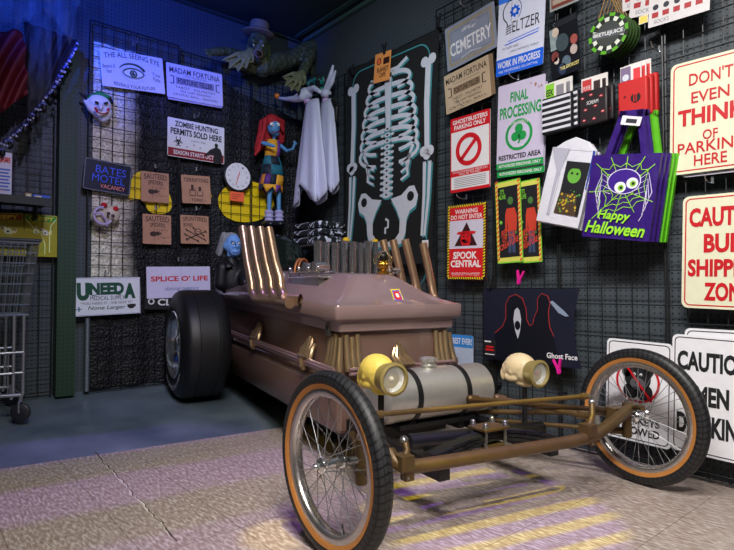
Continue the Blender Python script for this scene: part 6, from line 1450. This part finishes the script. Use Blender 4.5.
for i in range(9):
    t = i / 8
    for X0, X1 in ((nt_.x, nb_.x), (XR, XR + .05)): mb.tube([lc(X0, yside(-1, 0) * (1 - t) + yside(1, 0) * t, zt_), lc(X1, yside(-1, 1) * (1 - t) + yside(1, 1) * t, zb_)], .0028, CW, n=5)
    mb.tube([lc(XR + .05, yside(-1, 1) * (1 - t) + yside(1, 1) * t, zb_), lc(nb_.x, yside(-1, 1) * (1 - t) + yside(1, 1) * t, zb_)], .0028, CW, n=5)
for i in range(1, 16):
    x = XR + .05 + (nb_.x - XR - .05) * i / 16; mb.tube([lc(x, yside(-1, 1), zb_), lc(x, yside(1, 1), zb_)], .0028, CW, n=5)
mb.build('basket', cart, origin=False)
mb = MB()
for sg in (-1, 1): mb.tube([lc(XR - .06, yside(sg, 0), zt_ + .04), lc(XR, yside(sg, 0), zt_ + .012), lc(nt_.x + .004, yside(sg, 0), zt_ + .012)], .010, M('30323A', .35), n=10)
mb.tube([lc(nt_.x + .004, yside(-1, 0), zt_ + .012), lc(nt_.x + .004, yside(1, 0), zt_ + .012)], .010, M('30323A', .35), n=10)
mb.build('top_bumper', cart, origin=False)
mb = MB(); mb.tube([lc(XR - .06, yside(-1, 0) - .01, zt_ + .04), lc(XR - .06, yside(1, 0) + .01, zt_ + .04)], .015, M('A01820', .4), n=12); mb.build('handle', cart, origin=False)
mb = MB(); zl = floor_z(-2, YN) + .13
for sg in (-1, 1):
    y1, y0 = yside(sg, 1), yside(sg, .8)
    for dx in (0, .045): mb.tube([lc(nb_.x - .02 - dx, y1, zb_), lc(wl.x + .01 - dx, y0, zl + .03), lc(wl.x - dx, y0, zl)], .009, CW, n=10)
    mb.tube([lc(wl.x, y0, zl + .02), lc(XR + .1, y0, zl + .05), lc(XR + .02, y1, zb_), lc(XR - .05, yside(sg, 0), zt_ + .03)], .011, CW, n=10)
    for z in (zl + .14, zl + .25): mb.tube([lc(wl.x + .01, y0, z), lc(XR + .08, y0, z)], .007, CW, n=8)
    for i in range(7): mb.tube([lc(wl.x - .06 - .09 * i, y0, zl + .02), lc(wl.x - .06 - .09 * i, y0, zl + .25)], .0035, CW, n=6)
for i in range(10): mb.tube([lc(wl.x - .08 * i, yside(-1, .8), zl + .025), lc(wl.x - .08 * i, yside(1, .8), zl + .025)], .004, CW, n=6)
mb.build('frame', cart, origin=False)
for xw in (wl.x, XR + .12):
    for sg in (-1, 1):
        y0 = yside(sg, .8); z0 = floor_z(xw, y0) + .004; r_ = .05
        mb = MB(); mb.lathe([(.012, -.013), (.044, -.012), (r_, -.007), (r_, .007), (.044, .012), (.012, .013)], lc(xw, y0, z0 + r_), (.55, .83, 0), M('24262C', .5), 24); w_ = mb.build('caster_wheel', cart, origin=False)
        mb = MB()
        for s2 in (-1, 1): mb.tube([lc(xw + s2 * .011, y0 + s2 * .017, z0 + r_), lc(xw + s2 * .011, y0 + s2 * .017, z0 + .105), lc(xw, y0, z0 + .12)], .005, CW, n=8)
        mb.tube([lc(xw, y0, z0 + .11), lc(xw, y0, zl + .03)], .010, CW, n=8); mb.build('caster_fork', w_, origin=False)

# red curtain, dark swag with beaded edge, cobweb gauze at the top left
def drape(name, lb, cat, quad, off, mat, folds, amp, nu=60, nv=20, solid=.004, diag=0):
    P = [onL(*p, off) for p in quad]        # TL TR BR BL
    def fn(u, v):
        p = (P[0] * (1 - u) + P[1] * u) * (1 - v) + (P[3] * (1 - u) + P[2] * u) * v
        s_ = math.sin((u + diag * v) * folds * math.tau) ; return p + Vector((0, -amp * s_ - amp * .4 * math.sin(u * 7 + v * 5), 0))
    mb = MB(); mb.sheet(fn, nu, nv, mat); o = mb.build(name, smooth=180, solid=solid, origin=True)
    if lb: tag(o, lb, cat)
    return o
drape('red_curtain', 'deep red folded curtain at the top left corner', 'curtain', [(-40, 20), (23, 33), (29, 92), (-30, 135)], .34, M('6A0818', .6, var=.2), 2.6, .035, diag=.9)
drape('dark_swag', 'dark transparent-looking swag drape with a beaded lower edge, left of the column', 'drape', [(24, 22), (77, 40), (60, 74), (27, 142)], .26, M('180C16', .8, var=.4), 4, .012, diag=.3)
bd = MB(); SW = [(77, 42), (70, 56), (63, 68), (56, 80), (48, 92), (38, 106), (28, 118), (16, 130), (4, 141), (-8, 150)]
o = empty('beaded_trim', onL(40, 104, .33), 'sparkling blue beaded trim hanging along the swag edge', 'trim')
c0 = onL(40, 104, .33); vsb = []
for i in range(len(SW) - 1):
    for t in range(8):
        x = SW[i][0] + (SW[i + 1][0] - SW[i][0]) * t / 8; y = SW[i][1] + (SW[i + 1][1] - SW[i][1]) * t / 8
        p = onL(x, y + 1.5 * math.sin(t * 2.3), .33 + .01 * math.sin(i * 3 + t)) - c0; vsb.append(p)
tp_ = MB(); tp_.tube(vsb, .006, M('2A2A50', .6), n=6); tp_.build('ribbon', o, origin=False)
b1 = MB()
for k, p in enumerate(vsb):
    b1.ell(p + Vector((0, -.008, -.012 - .012 * (k % 3))), .0075, M('7A88E0', .15, .3) if k % 2 else M('C8CCE8', .1, .3), n=8, m=5)
b1.build('beads', o, origin=False)['kind'] = 'stuff'
p1 = MB()
for k in range(20, len(vsb), 5): p1.ell(vsb[k] + Vector((0, 0, -.055)), (.016, .016, .022), BLK, n=10, m=6)
p1.build('pompoms', o, origin=False)['kind'] = 'stuff'
GZ, nt, b = new_mat('cobweb_gauze'); tc = nt.nodes.new('ShaderNodeTexCoord'); nz = nt.nodes.new('ShaderNodeTexNoise'); nz.inputs['Scale'].default_value = 7; nz.inputs['Detail'].default_value = 8; nz.inputs['Roughness'].default_value = .7
mp = nt.nodes.new('ShaderNodeMapping'); mp.inputs['Scale'].default_value = (4, 1, 1); nt.links.new(tc.outputs['Object'], mp.inputs[0]); nt.links.new(mp.outputs[0], nz.inputs[0])
rp = nt.nodes.new('ShaderNodeMapRange'); rp.inputs['From Min'].default_value = .35; rp.inputs['From Max'].default_value = .75; rp.inputs['To Min'].default_value = .0; rp.inputs['To Max'].default_value = .6; nt.links.new(nz.outputs[0], rp.inputs['Value']); nt.links.new(rp.outputs[0], b.inputs['Alpha'])
b.inputs['Base Color'].default_value = (*hx('6A7478'), 1); b.inputs['Roughness'].default_value = .9
def gauze(lb, pts, off):
    top = [onL(x, -30, off) for x, _ in pts]; mb = MB(); vs_ = []; N = len(pts); NV = 8
    for j in range(NV + 1):
        for i, (x, y) in enumerate(pts):
            e = onL(x, y, off); t = j / NV; p = top[i] * (1 - t) + e * t; vs_.append(p + Vector((0, .02 * math.sin(i * 1.3) + .01 * math.sin(j), 0)))
    mb.add(vs_, [(j * N + i, j * N + i + 1, (j + 1) * N + i + 1, (j + 1) * N + i) for j in range(NV) for i in range(N - 1)], GZ); o = mb.build('cobweb_gauze', smooth=180); tag(o, lb, 'cobweb')
gauze('wide torn grey cobweb gauze hanging across the top left corner', [(-30, 20), (-12, 22), (0, 20), (8, 24), (14, 20), (17, 28), (24, 16), (30, 20), (36, 12)], .42)
gauze('narrow grey cobweb gauze with a trailing point over the column top', [(44, 8), (50, 14), (56, 20), (62, 32), (66, 36), (70, 46), (73, 38), (76, 10), (80, 4)], .42)
gauze('long thin cobweb strand hanging left of the column, ending in a wisp', [(57, 30), (59, 56), (60.5, 62), (62, 40)], .40)
gauze('sheer dark cobweb gauze hanging low between the swag and the shelf', [(28, 100), (32, 150), (36, 166), (41, 172), (46, 150), (52, 140)], .30)
